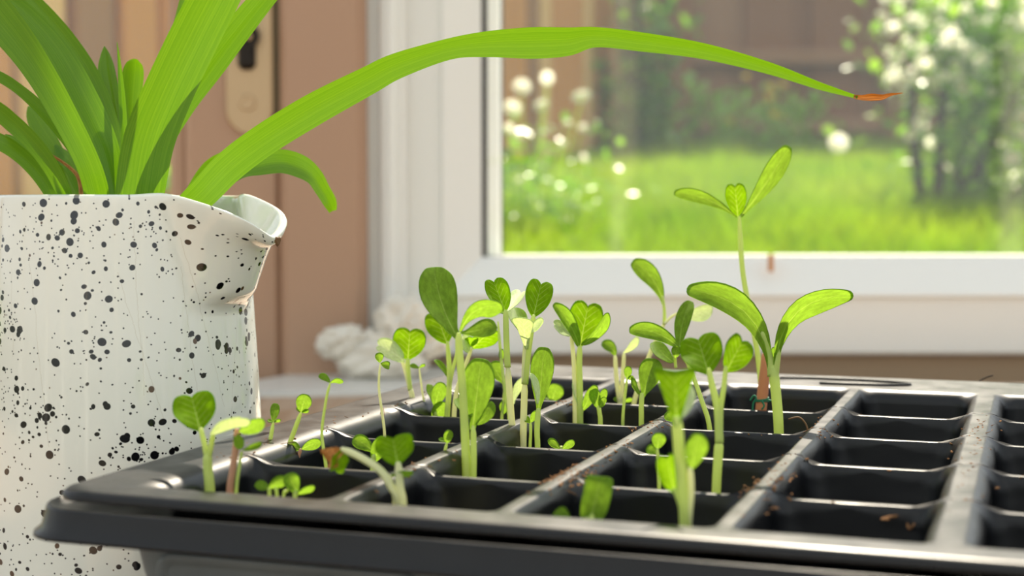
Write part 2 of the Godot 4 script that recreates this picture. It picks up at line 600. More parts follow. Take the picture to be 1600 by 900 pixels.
func make_door() -> void:
	var s := struct("door_1", "brown glazed door with a brass lock plate", "door")
	var z := -0.98
	var x := func(px: float) -> float:
		return pl(px, 200, 0.985).x
	part("stile", boxed(Vector3(x.call(292), -0.72, z - 0.055), Vector3(x.call(441.4), 1.7, z), 0.004), mats.brown_door, s)
	part("glazing_bead", boxed(Vector3(x.call(292) - 0.012, -0.2, z - 0.045), Vector3(x.call(296), 1.6, z - 0.008), 0.004), mats.brown_door, s)
	part("stile", boxed(Vector3(-1.75, -0.72, z - 0.055), Vector3(-1.64, 1.7, z), 0.004), mats.brown_door, s)
	part("rail", boxed(Vector3(-1.64, -0.72, z - 0.055), Vector3(x.call(292), -0.2, z), 0.004), mats.brown_door, s)
	part("rail", boxed(Vector3(-1.64, 1.6, z - 0.055), Vector3(x.call(292), 1.7, z), 0.004), mats.brown_door, s)
	part("pane", boxed(Vector3(-1.64, -0.2, z - 0.03), Vector3(x.call(291), 1.6, z - 0.026), 0.0005), mats.glass, s)
	var fr := struct("trim_2", "brown door frame between lock and white post", "trim")
	part("frame_jamb", boxed(Vector3(x.call(441), -0.75, z - 0.06), Vector3(x.call(574), 1.75, z + 0.004), 0.003), mats.brown_door, fr)
	part("frame_stop", boxed(Vector3(x.call(446), -0.75, z), Vector3(x.call(566), 1.75, z + 0.009), 0.003), mats.brown_door, fr)
	part("frame_head", boxed(Vector3(-1.8, 1.7, z - 0.06), Vector3(x.call(441), 1.75, z + 0.004), 0.003), mats.brown_door, fr)
	# lock plate: rounded lower end, keyhole cylinder and screw
	var c := pl(391, 100, 0.975)
	var lp := Node3D.new()
	lp.name = "lock_plate"
	lp.position = c
	s.add_child(lp, true)
	lp.set_meta("label", "brass lock plate with dark keyhole cylinder and a screw")
	for w in [[0.0157, 0.006, "plate", mats.brass, 0.0], [0.0172, 0.002, "shade_backing", mats.plate_shade, 0.0022]]:  # the second, darker shape paints the shadowed side of the plate
		var mb := MB.new()
		var outl := []
		for k in 17:
			var t := PI + PI * k / 16.0
			outl.append(Vector2(cos(t) * w[0], -0.030 + sin(t) * 0.0155))
		outl.append(Vector2(w[0], 0.19))
		outl.append(Vector2(-w[0], 0.19))
		var zz: float = w[1]
		var rws := []
		for lv in [[1.0, -0.006], [1.0, zz - 0.0015], [0.95, zz - 0.0003], [0.88, zz]]:
			var r := []
			for o in outl:
				r.append(Vector3(o.x * lv[0] + w[4], o.y, lv[1]))
			rws.append(r)
		mb.grid(rws, [], true)
		mb.face(rws[3])
		part(w[2], mb, w[3], lp)
	var cyl := CylinderMesh.new()
	cyl.top_radius = 0.0085
	cyl.bottom_radius = 0.0085
	cyl.height = 0.007
	var o := part("lock_cylinder", cyl, mats.dark_metal, lp, Vector3(-0.001, 0.0175, 0.0075))
	o.rotation_degrees.x = 90
	part("lock_cylinder", boxed(Vector3(-0.0068, -0.0045, 0.004), Vector3(0.0048, 0.014, 0.0105), 0.003), mats.dark_metal, lp)
	var nub := SphereMesh.new()
	nub.radius = 0.0022
	nub.height = 0.0044
	part("lock_cam", nub, mats.brass, lp, Vector3(0.0012, 0.0165, 0.0115))
	var tor := TorusMesh.new()
	tor.inner_radius = 0.0032
	tor.outer_radius = 0.0056
	o = part("screw", tor, mats.brass, lp, Vector3(-0.001, -0.0255, 0.006))
	o.rotation_degrees.x = 90
	cyl = CylinderMesh.new()
	cyl.top_radius = 0.0034
	cyl.bottom_radius = 0.0034
	cyl.height = 0.002
	o = part("screw", cyl, mats.brass, lp, Vector3(-0.001, -0.0255, 0.0058))
	o.rotation_degrees.x = 90


func make_table() -> void:
	var t := thing("table", Vector3(0.2, -0.75, -0.3), "light brown wooden table that carries the jug and the tray", "table")
	var k := 0
	for x in [-1.0, -0.62, -0.24, 0.14, 0.52, 0.9]:
		part("plank", boxed(Vector3(x, 0.72, -0.66), Vector3(x + 0.378, 0.75, 0.5), 0.0012), mats.table_wood, t)
	for x in [-0.95, 1.2]:
		for z in [-0.6, 0.42]:
			part("leg", boxed(Vector3(x, 0, z), Vector3(x + 0.06, 0.72, z + 0.06), 0.004), mats.table_wood, t)
	# white cill board in front of the window, its left edge running away to the right
	var mb := MB.new()
	var top := 0.004
	var c := [on_level(300, 612, top), on_level(815, 606, top), on_level(815, 562, top), on_level(566, 564, top)]
	var lo := []
	var hi := []
	var hi2 := []
	var mid: Vector3 = (c[0] + c[1] + c[2] + c[3]) / 4.0
	for p in c:
		lo.append(Vector3(p.x, 0.0, p.z))
		hi.append(p - Vector3(0, 0.001, 0))
		hi2.append(p + (mid - p).normalized() * 0.0012)
	mb.grid([lo, hi, hi2], [], true)
	mb.face(hi2)
	var o := part("cill_board", mb, mats.cill)
	tag(o, "white board lying on the table below the window frame", "window board")


# ---------------------------------------------------------------- garden
func ground(z: float) -> float:                                   # the lawn climbs away from the window
	return CAM_Y - 0.15 + 0.072 * (-z - 1.6)


func boards(t: Node3D, x0: float, x1: float, z: float, w: float, y0: float, y1: float, kinds: Array) -> void:
	var shapes := []
	for k in 3:
		shapes.append(boxed(Vector3(0, 0, -0.012), Vector3(w * [1.62, 1.56, 1.5][k], y1 - y0, 0.012), 0.005).build())
	var x := x0
	var n := 0
	while x < x1:                                                  # every other board laps over its neighbours
		var o := part("board", shapes[rng.randi() % 3], mats[kinds[rng.randi() % kinds.size()]], t, Vector3(x, y0 + rng.randf_range(-0.012, 0.012), z + (0.013 if n % 2 else -0.013)))
		o.rotation_degrees.y = rng.randf_range(-2, 2)
		n += 1
		x += w


func leaf_cloud(parent: Node3D, called: String, n: int, place: Callable, size: float, tint: Array) -> void:
	var mb := MB.new()
	var o2 := [Vector3(0, 0, 0), Vector3(0.3, 0.06, 0.35), Vector3(0.3, 0.05, 0.75), Vector3(0, -0.05, 1.0), Vector3(-0.3, 0.05, 0.75), Vector3(-0.3, 0.06, 0.35)]
	var mid := mb.vert(Vector3(0, 0, 0.5))
	var ids := []
	for p in o2:
		ids.append(mb.vert(p))
	for k in 6:
		mb.tri(mid, ids[k], ids[(k + 1) % 6])
	var mm := MultiMesh.new()
	mm.transform_format = MultiMesh.TRANSFORM_3D
	mm.use_colors = true
	mm.mesh = mb.build()
	mm.instance_count = n
	for k in n:
		var b := Basis.from_euler(Vector3(rng.randf_range(-1.0, 1.0), rng.randf() * TAU, rng.randf_range(-1.0, 1.0))).scaled(Vector3.ONE * size * rng.randf_range(0.6, 1.3))
		mm.set_instance_transform(k, Transform3D(b, place.call()))
		mm.set_instance_color(k, tint[rng.randi() % tint.size()])
	var i := MultiMeshInstance3D.new()
	i.name = called
	i.multimesh = mm
	i.material_override = mats.bush_leaf
	i.set_meta("kind", "stuff")
	parent.add_child(i, true)


func blossom_mesh(petals: int, r: float) -> ArrayMesh:              # a ring of cupped petals facing +z
	var mb := MB.new()
	for k in petals:
		var a := TAU * k / petals
		var d := Vector3(cos(a), sin(a), 0)
		var s := Vector3(-sin(a), cos(a), 0)
		var w := r * sin(PI / petals) * 0.95
		var c := mb.vert(d * r * 0.12)
		var l := mb.vert(d * r * 0.6 + s * w + Vector3(0, 0, r * 0.16))
		var m := mb.vert(d * r * 0.65 + Vector3(0, 0, r * 0.08))
		var q := mb.vert(d * r * 0.6 - s * w + Vector3(0, 0, r * 0.16))
		var l2 := mb.vert(d * r * 0.96 + s * w * 0.55 + Vector3(0, 0, r * 0.24))
		var q2 := mb.vert(d * r * 0.96 - s * w * 0.55 + Vector3(0, 0, r * 0.24))
		mb.tri(c, m, l)
		mb.tri(c, q, m)
		mb.quad(m, q, q2, l2)
		mb.tri(m, l2, l)
	return mb.build()


var flower_shapes := {}


func blossom(t: Node3D, at: Vector3, r: float, petals: int, m: Material) -> void:
	if not flower_shapes.has(petals):
		flower_shapes[petals] = blossom_mesh(petals, 1.0)
		var s := SphereMesh.new()
		s.radius = 0.24
		s.height = 0.3
		s.radial_segments = 10
		s.rings = 5
		flower_shapes[0] = s
	var o := part("blossom", flower_shapes[petals], m, t, at - t.position)
	o.rotation = Vector3(rng.randf_range(-0.9, 0.2), rng.randf_range(-0.6, 0.6), rng.randf() * TAU)
	o.scale = Vector3.ONE * r
	part("flower_eye", flower_shapes[0], mats.flower_eye, o, Vector3(0, 0, 0.1))


func make_garden() -> void:
	# sloping ground
	var mb := MB.new()
	var rws := []
	for k in 24:
		var z := -1.3 - 0.5 * k
		var r := []
		for j in 25:
			var x := -6.0 + 0.5 * j
			r.append(Vector3(x, ground(z) + 0.015 * sin(x * 3.1 + z) * cos(z * 2.3), z))
		rws.append(r)
	mb.grid(rws, [])
	var s := part("lawn_ground", mb, mats.earth)
	s.set_meta("kind", "structure")
	s.set_meta("label", "sloping garden ground under the grass")
	s.set_meta("category", "ground")
	# meadow grass: tufts of bent blades
	var tufts := []
	for q in 3:
		mb = MB.new()
		for k in 11:
			var base := Vector3(rng.randf_range(-0.035, 0.035), -0.005, rng.randf_range(-0.035, 0.035))
			var lean := Vector3(rng.randf_range(-1, 1), 0, rng.randf_range(-1, 1)) * 0.05
			var hh := rng.randf_range(0.06, 0.125)
			var side := Vector3(rng.randf_range(-1, 1), 0, rng.randf_range(-1, 1)).normalized() * rng.randf_range(0.0022, 0.0036)
			var r := []
			for j in 4:
				var t := j / 3.0
				var p := base + Vector3(0, hh * t * (1.0 - 0.25 * t), 0) + lean * t * t
				r.append([p - side * (1.02 - t), p + side * (1.02 - t)])
			mb.grid(r, [])
		tufts.append(mb.build())
	var lawn := Node3D.new()
	lawn.name = "lawn_grass"
	add_child(lawn)
	tag(lawn, "long bright green grass of the garden lawn", "grass", "", "stuff")
	var fn := FastNoiseLite.new()
	fn.seed = 6
	fn.frequency = 1.0
	for q in 3:
		var mm := MultiMesh.new()
		mm.transform_format = MultiMesh.TRANSFORM_3D
		mm.use_colors = true
		mm.mesh = tufts[q]
		mm.instance_count = 9000
		for k in 9000:
			var z := -1.45 - 5.2 * pow(rng.randf(), 0.75)
			var x := rng.randf_range(-0.5, 0.42) * -z + 0.1
			var patchy := clampf(0.5 + 1.1 * fn.get_noise_2d(x * 2.2, z * 1.6), 0.0, 1.0)
			var b := Basis.from_euler(Vector3(0, rng.randf() * TAU, 0)).scaled(Vector3(1, rng.randf_range(0.6, 1.15) * (1.0 + 0.5 * patchy * clampf(-z - 4.5, 0.0, 1.0)), 1))
			mm.set_instance_transform(k, Transform3D(b, Vector3(x, ground(z), z)))
			mm.set_instance_color(k, Color(0.66, 0.8, 0.5).lerp(Color(1.45, 1.2, 0.9), patchy * rng.randf_range(0.6, 1.0)) * rng.randf_range(0.6, 1.1))
		var i := MultiMeshInstance3D.new()
		i.name = "grass_tufts"
		i.multimesh = mm
		i.material_override = mats.grass
		i.set_meta("kind", "stuff")
		lawn.add_child(i, true)
	# honey-coloured fence on the left, seen through the door and the window's left edge
	var f0 := pl(944, 100, 5.5)
	var t := thing("board_fence", Vector3(f0.x, ground(f0.z), f0.z), "honey brown close-boarded fence along the left side of the garden", "fence")
	t.rotation_degrees.y = -107.5
	boards(t, 0.0, 4.1, 0.0, 0.066, -0.45, 1.15, ["honey_board_0", "honey_board_1", "honey_board_2", "honey_board_0"])
	part("rail", boxed(Vector3(0, 0.85, 0.025), Vector3(4.1, 0.93, 0.06), 0.004), mats.honey_board_2, t)
	# weathered fence farther back
	var z2 := -6.1
	t = thing("old_fence", Vector3(0.5, ground(z2), z2), "weathered grey brown fence with two rails at the far end of the lawn", "fence")
	boards(t, pl(900, 100, 6.1).x - 0.5, pl(1700, 100, 6.1).x - 0.5, 0.0, 0.135, -0.05, 1.2, ["old_board_0", "old_board_1"])
	for y in [92.0, 197.0]:
		var p := pl(1300, y, 6.05)
		part("rail", boxed(Vector3(pl(1040, y, 6.05).x - 0.5, p.y - 0.03 - ground(z2), 0.024), Vector3(pl(1660, y, 6.05).x - 0.5, p.y + 0.03 - ground(z2), 0.08), 0.006), mats.old_board_1, t)
	for px in [1060.0, 1395.0]:
		var p := pl(px, 100, 6.05)
		part("post", boxed(Vector3(p.x - 0.55, -0.05, 0.024), Vector3(p.x - 0.45, 1.25, 0.1), 0.006), mats.old_board_0, t)
	# dark shrub in the corner between the fences
	var c := pl(1000, 100, 5.3)
	t = thing("shrub", Vector3(c.x, ground(c.z), c.z), "dark green shrub in the corner between the two fences", "shrub")
	mb = MB.new()
	for k in 9:
		var a := rng.randf() * TAU
		tube(mb, [Vector3(0, -0.02, 0), Vector3(cos(a) * 0.04, 0.3, sin(a) * 0.04), Vector3(cos(a) * 0.12, 0.85, sin(a) * 0.08)], [0.012, 0.009, 0.004], 5)
	part("stem", mb, mats.bark, t)
	leaf_cloud(t, "foliage", 900, func(): return Vector3(rng.randfn(0, 0.075), absf(rng.randfn(0.1, 0.35)), rng.randfn(0, 0.07)), 0.045, [Color(0.55, 0.7, 0.5), Color(0.8, 0.9, 0.7), Color(0.4, 0.5, 0.4)])
	# low leafy weeds with yellow flowers before the old fence
	for w in [[1225.0, "leafy weed with yellow flowers before the old fence"], [1130.0, "low leafy weed without flowers before the old fence"]]:
		c = pl(w[0], 170, 5.5)
		t = thing("garden_weed", Vector3(c.x, ground(c.z), c.z), w[1], "weed")
		mb = MB.new()
		for k in 6:
			var a := TAU * k / 6.0
			tube(mb, [Vector3(0, -0.01, 0), Vector3(cos(a) * 0.05, 0.12, sin(a) * 0.05), Vector3(cos(a) * 0.09, 0.26, sin(a) * 0.09)], [0.004, 0.003, 0.002], 5)
		part("stem", mb, mats.grass, t)
		leaf_cloud(t, "foliage", 130, func(): return Vector3(rng.randfn(0, 0.08), rng.randf_range(0.02, 0.28), rng.randfn(0, 0.06)), 0.05, [Color(1, 1.1, 0.8), Color(0.8, 0.9, 0.6)])
		if w[0] > 1200:
			for k in 7:
				blossom(t, t.position + Vector3(rng.randfn(0, 0.06), rng.randf_range(0.15, 0.33), rng.randf_range(0, 0.06)), 0.014, 5, mats.yellow_petal)
	# white daisies by the left edge of the glass
	c = pl(820, 300, 2.5)
	t = thing("daisy_plant", Vector3(c.x, ground(c.z), c.z), "tall white daisies outside the left edge of the window", "flowers")
	var heads := [[800, 170, 20], [815, 137, 21], [856, 122, 15], [847, 166, 18], [909, 153, 22], [885, 192, 11], [911, 200, 11], [808, 212, 14], [848, 208, 9], [795, 200, 10], [880, 226, 10], [830, 252, 8], [812, 282, 9], [912, 246, 9], [870, 300, 9], [835, 310, 9]]
	for hd in heads:
		var p := pl(hd[0], hd[1], 2.5 + rng.randf_range(-0.12, 0.12))
		blossom(t, p, hd[2] * 0.72 * 2.5 / FPX, 9, mats.petal)
		mb = MB.new()
		var q: Vector3 = p - t.position
		tube(mb, [Vector3(rng.randfn(0, 0.03), 0, rng.randfn(0, 0.03)), Vector3(q.x * 0.7, q.y * 0.6, q.z * 0.7), q - Vector3(0, 0.003, 0.003)], [0.0016, 0.0014, 0.0012], 5)
		part("stem", mb, mats.grass, t)
	leaf_cloud(t, "foliage", 900, func(): return Vector3(rng.randfn(0, 0.07), rng.randf_range(0.0, 0.24) * rng.randf(), rng.randfn(0, 0.07)), 0.02, [Color(1.1, 1.2, 0.8), Color(0.9, 1.0, 0.7), Color(0.6, 0.75, 0.5)])
	# two single daisies in the lawn
	for hd in [[1309.0, 224.0, 16.0, "single white daisy standing in the grass below the dry leaf tip"], [1457.0, 222.0, 12.0, "single white daisy in the grass beside the flowering bush"]]:
		var p := pl(hd[0], hd[1], 3.4)
		t = thing("daisy", Vector3(p.x, ground(p.z), p.z), hd[3], "flower")
		blossom(t, p, hd[2] * 3.4 / FPX, 9, mats.petal)
		mb = MB.new()
		tube(mb, [Vector3.ZERO, (p - t.position) * 0.5 + Vector3(0.006, 0, 0), p - t.position - Vector3(0, 0.003, 0.003)], [0.003, 0.003, 0.002], 5)
		part("stem", mb, mats.grass, t)
	# bush with white blossoms on the right
	c = pl(1492, 380, 3.0)
	t = thing("flowering_bush", Vector3(c.x, ground(c.z), c.z), "leafy bush covered in small white blossoms on the right", "bush")
	var mid := pl(1560, 60, 3.0) - t.position
	for k in 7:
		mb = MB.new()
		var e := mid + Vector3(rng.randfn(0, 0.16), rng.randfn(0, 0.12), rng.randfn(0, 0.1))
		tube(mb, [Vector3(0.02 * (k - 3), -0.02, 0.01 * (k % 3)), e * 0.45 + Vector3(0.01 * k - 0.05, 0, 0), e], [0.013, 0.010, 0.004], 6)
		part("stem", mb, mats.bark, t)
	leaf_cloud(t, "foliage", 1300, func(): return mid + Vector3(rng.randfn(0, 0.105), rng.randfn(0, 0.12), rng.randfn(0, 0.12)), 0.03, [Color(1.0, 1.1, 0.8), Color(0.75, 0.9, 0.6), Color(0.6, 0.75, 0.5), Color(1.6, 1.5, 0.8)])
	leaf_cloud(t, "foliage", 1000, func(): return Vector3(rng.randfn(0.05, 0.07), rng.randf_range(0.0, 0.42), rng.randfn(0, 0.06)), 0.028, [Color(0.6, 0.75, 0.5), Color(0.45, 0.55, 0.45), Color(0.9, 1.0, 0.7)])
	for k in 380:
		var p := Vector2(rng.randf_range(1372, 1625), 390.0 - 415.0 * pow(rng.randf(), 0.7))
		var edge := 1385.0 + (0.0 if p.y < 150 else (p.y - 150) * 0.55)
		if p.x < edge and p.y > 40 or (p.y > 130 and rng.randf() < (0.85 if p.x < 1540 else 0.5)):
			continue
		blossom(t, pl(p.x, p.y, 3.0 + rng.randf_range(-0.22, 0.1)), lerpf(4.0, 15.0, pow(rng.randf(), 2.0)) * 3.0 / FPX, 5, mats.petal)
	# young plant outside the door
	c = pl(268, 285, 1.7)
	t = thing("door_plant", Vector3(c.x, ground(c.z), c.z), "pale green leafy plant outside the door behind the jug", "plant")
	mb = MB.new()
	for k in 5:
		tube(mb, [Vector3(0, 0, 0), Vector3(0.01 * (k - 2), 0.08, 0.01), Vector3(0.015 * (k - 2), 0.15 + 0.02 * (k % 3), 0.02 * (k % 2))], [0.003, 0.002, 0.0015], 5)
	part("stem", mb, mats.grass, t)
	leaf_cloud(t, "foliage", 70, func(): return Vector3(rng.randfn(0, 0.016), rng.randf_range(0.08, 0.19), rng.randfn(0, 0.016)), 0.022, [Color(1.5, 1.4, 1.0), Color(1.2, 1.25, 0.8)])


# ---------------------------------------------------------------- trays
func rounded(u0: float, u1: float, v0: float, v1: float, r: float, n := 9, m := 6) -> Array:   # (u, v) round a rounded rectangle, n steps a side, m a corner
	var out := []
	var cs := [[u1 - r, v0 + r, -PI / 2], [u1 - r, v1 - r, 0.0], [u0 + r, v1 - r, PI / 2], [u0 + r, v0 + r, PI]]
	for k in 4:
		var c: Array = cs[k]
		var e: Array = cs[(k + 3) % 4]
		var a := Vector2(e[0] + cos(c[2]) * r, e[1] + sin(c[2]) * r) if k % 2 == 1 else Vector2(e[0] + cos(c[2]) * r, e[1] + sin(c[2]) * r)
		var b := Vector2(c[0] + cos(c[2]) * r, c[1] + sin(c[2]) * r)
		for j in n:
			out.append(a.lerp(b, float(j) / n))
		for j in m:
			var t: float = c[2] + PI / 2 * j / m
			out.append(Vector2(c[0] + cos(t) * r, c[1] + sin(t) * r))
	return out


func loops(mb: MB, list: Array) -> void:                          # list of arrays of Vector3 in the world
	mb.grid(list, [], true)


func lift(l: Array, y: float, o: Vector3) -> Array:
	var out := []
	for p in l:
		out.append(tray(p.x, p.y, y) - o)
	return out


func make_trays() -> void:
	var o := tray(-0.215, 6.3, 0)
	o.y = 0
	# outer tray: lip with a flat outer face, tapered body with ribs pressed into the front
	var st := thing("seed_tray", o, "plain dark grey outer tray with ribbed sides under the cell insert", "seed tray")
	var mb := MB.new()
	var L := [-3.28, 2.85, 4.25, 8.74]
	var lp := func(inset: float, y: float, r: float) -> Array:
		return lift(rounded(L[0] + inset, L[1] - inset, L[2] + inset, L[3] - inset, r, 12, 6), y, o)
	loops(mb, [lp.call(0.32, -0.0085, 0.1), lp.call(0.32, -0.0065, 0.1), lp.call(0.10, -0.0050, 0.16), lp.call(0.03, -0.0042, 0.18), lp.call(0.012, -0.0034, 0.19), lp.call(0.004, -0.0035, 0.2), lp.call(0.0, -0.0041, 0.2), lp.call(-0.012, -0.0082, 0.2), lp.call(-0.03, -0.0094, 0.2), lp.call(-0.032, -0.0102, 0.2), lp.call(-0.01, -0.0105, 0.2), lp.call(0.02, -0.0096, 0.18), lp.call(0.2, -0.0088, 0.12)])
	part("lip", mb, mats.black_plastic, st)
	mb = MB.new()
	loops(mb, [lp.call(0.2, -0.0088, 0.16), lp.call(0.215, -0.012, 0.2), lp.call(0.24, -0.0215, 0.2), lp.call(0.34, -0.05, 0.2), lp.call(0.36, -0.0518, 0.18), lp.call(0.42, -0.052, 0.14)])
	var bottom: Array = lp.call(0.42, -0.052, 0.14)
	bottom.reverse()
	mb.face(bottom)
	part("body", mb, mats.grey_plastic, st)
	# pressed panels along the front: each a shallow raised frame with rounded corners
	for k in 5:
		var u0 := -2.88 + 1.12 * k
		var lev := func(g: float, out: float) -> Array:
			var l := rounded(u0 + g, u0 + 1.0 - g, -0.044 / H + g, -0.0155 / H - g, maxf(0.07 - g, 0.012), 6, 5)
			var res := []
			for p in l:
				var y: float = p.y * H
				var f := lerpf(0.215, 0.34, clampf((-0.012 - y) / 0.038, 0.0, 1.0))
				res.append(tray(p.x, L[2] + f - out, y) - o)
			return res
		mb = MB.new()
		loops(mb, [lev.call(-0.02, -0.01), lev.call(-0.015, 0.012), lev.call(0.0, 0.018), lev.call(0.02, 0.014), lev.call(0.03, 0.004)])
		mb.face(lev.call(0.03, 0.004))
		part("side_panel", mb, mats.grey_plastic, st)
	# the insert: forty cells joined by rounded ridges
	var ins := thing("cell_insert", o, "glossy black insert of deep square planting cells with curved ridges", "cell tray")
	mb = MB.new()
	var nc := cols.size() - 1
	var nr := rows.size() - 1
	for i in nc:
		for j in nr:
			cell(mb, i, j, o)
	# flat rim round the cells, turned down at its edge
	var R := [-3.22, 2.79, 4.31, 8.68]
	var inner := lift(rounded(cols[0] - 0.11, cols[nc] + 0.11, rows[0] - 0.05, rows[nr] + 0.1, 0.005, 12, 6), 0, o)
	var rm := func(inset: float, y: float) -> Array:
		return lift(rounded(R[0] + inset, R[1] - inset, R[2] + inset, R[3] - inset, 0.13, 12, 6), y, o)
	loops(mb, [inner, rm.call(0.03, 0.0), rm.call(0.012, -0.0002), rm.call(0.0, -0.001), rm.call(0.0, -0.0022)])
	part("cells", mb, mats.black_plastic, ins)
	# raised arc mould mark on the back rim
	mb = MB.new()
	var arc := []
	for k in 25:
		var t := -1.2 + TAU * 0.72 * k / 24.0
		arc.append(tray(-1.02 + 0.4 * sin(t), 8.35 + 0.11 * cos(t), 0.0003) - o)
	var ra := []
	ra.resize(25)
	ra.fill(0.0007)
	tube(mb, arc, ra, 6)
	part("mould_mark", mb, mats.black_plastic, ins)
	# compost in the cells
	mb = MB.new()
	for i in nc:
		for j in nr:
			var rws := []
			for a in 7:
				var rr := []
				for b in 7:
					var p := tray(lerpf(cols[i] + 0.16, cols[i + 1] - 0.16, a / 6.0), lerpf(rows[j] + 0.13, rows[j + 1] - 0.13, b / 6.0), -0.0225 + rng.randf_range(-0.001, 0.001))
					rr.append(p)
				rws.append(rr)
			mb.grid(rws, [])
	var s := part("potting_compost", mb, mats.soil)
	tag(s, "dark brown compost down inside the planting cells", "compost", "", "stuff")


func cell(mb: MB, i: int, j: int, o: Vector3) -> void:
	var nc := cols.size() - 1
	var nr := rows.size() - 1
	var u0: float = cols[i] - (0.11 if i == 0 else 0.0)
	var u1: float = cols[i + 1] + (0.11 if i == nc - 1 else 0.0)
	var v0: float = rows[j] - (0.05 if j == 0 else 0.0)
	var v1: float = rows[j + 1] + (0.1 if j == nr - 1 else 0.0)
	var mu0: float = 0.18 if i == 0 else (0.085 if i == nc / 2 else 0.05)
	var mu1: float = 0.15 if i == nc - 1 else (0.085 if i == nc / 2 - 1 else 0.05)
	var mv0 := 0.055 if j == 0 else 0.028
	var mv1 := 0.12 if j == nr - 1 else 0.028
	var n := 18
	var m := 6
	var op := rounded(u0 + mu0, u1 - mu1, v0 + mv0, v1 - mv1, 0.085, n, m)
	var bd := rounded(u0, u1, v0, v1, 0.0, n, m)
	var wu := u1 - u0
	var rise := func(p: Vector2) -> float:                          # cross ridges sag between the long ridges
		var w0 := minf(mu0, 0.09)
		var w1 := minf(mu1, 0.09)
		var k := minf(smoothstep(0.45 * w0, w0 * 1.5, p.x - cols[i]), smoothstep(0.45 * w1, w1 * 1.5, cols[i + 1] - p.x))
		if j == 0:
			k *= smoothstep(v0 + 0.2, v0 + 0.5, p.y)
		if j == nr - 1:
			k *= smoothstep(v1 - 0.2, v1 - 0.5, p.y)
		return -0.0023 * k
	var list := []
	for s in [0.0, 0.4, 0.55, 0.7, 0.82, 0.92, 0.98, 1.0]:
		var l := []
		for k in bd.size():
			var b: Vector2 = bd[k]
			var q: Vector2 = op[k]
			var d := b.distance_to(q) * H
			var flat := 0.4
			var r := minf(d * (1.0 - flat), 0.0045)
			var f := maxf(0.0, (s - flat) / (1.0 - flat))
			var p := b.lerp(q, s)
			l.append(tray(p.x, p.y, rise.call(p) - r * (1.0 - sqrt(maxf(0.0, 1.0 - f * f)))) - o)
		list.append(l)
	for w in [[0.004, -0.009], [0.02, -0.016], [0.05, -0.034], [0.07, -0.0385], [0.11, -0.0395], [0.2, -0.0395]]:
		var l := []
		var q := rounded(u0 + mu0 + w[0], u1 - mu1 - w[0], v0 + mv0 + w[0], v1 - mv1 - w[0], 0.085, n, m)
		for p in q:
			l.append(tray(p.x, p.y, w[1]) - o)
		list.append(l)
	loops(mb, list)
	mb.face(list[-1])


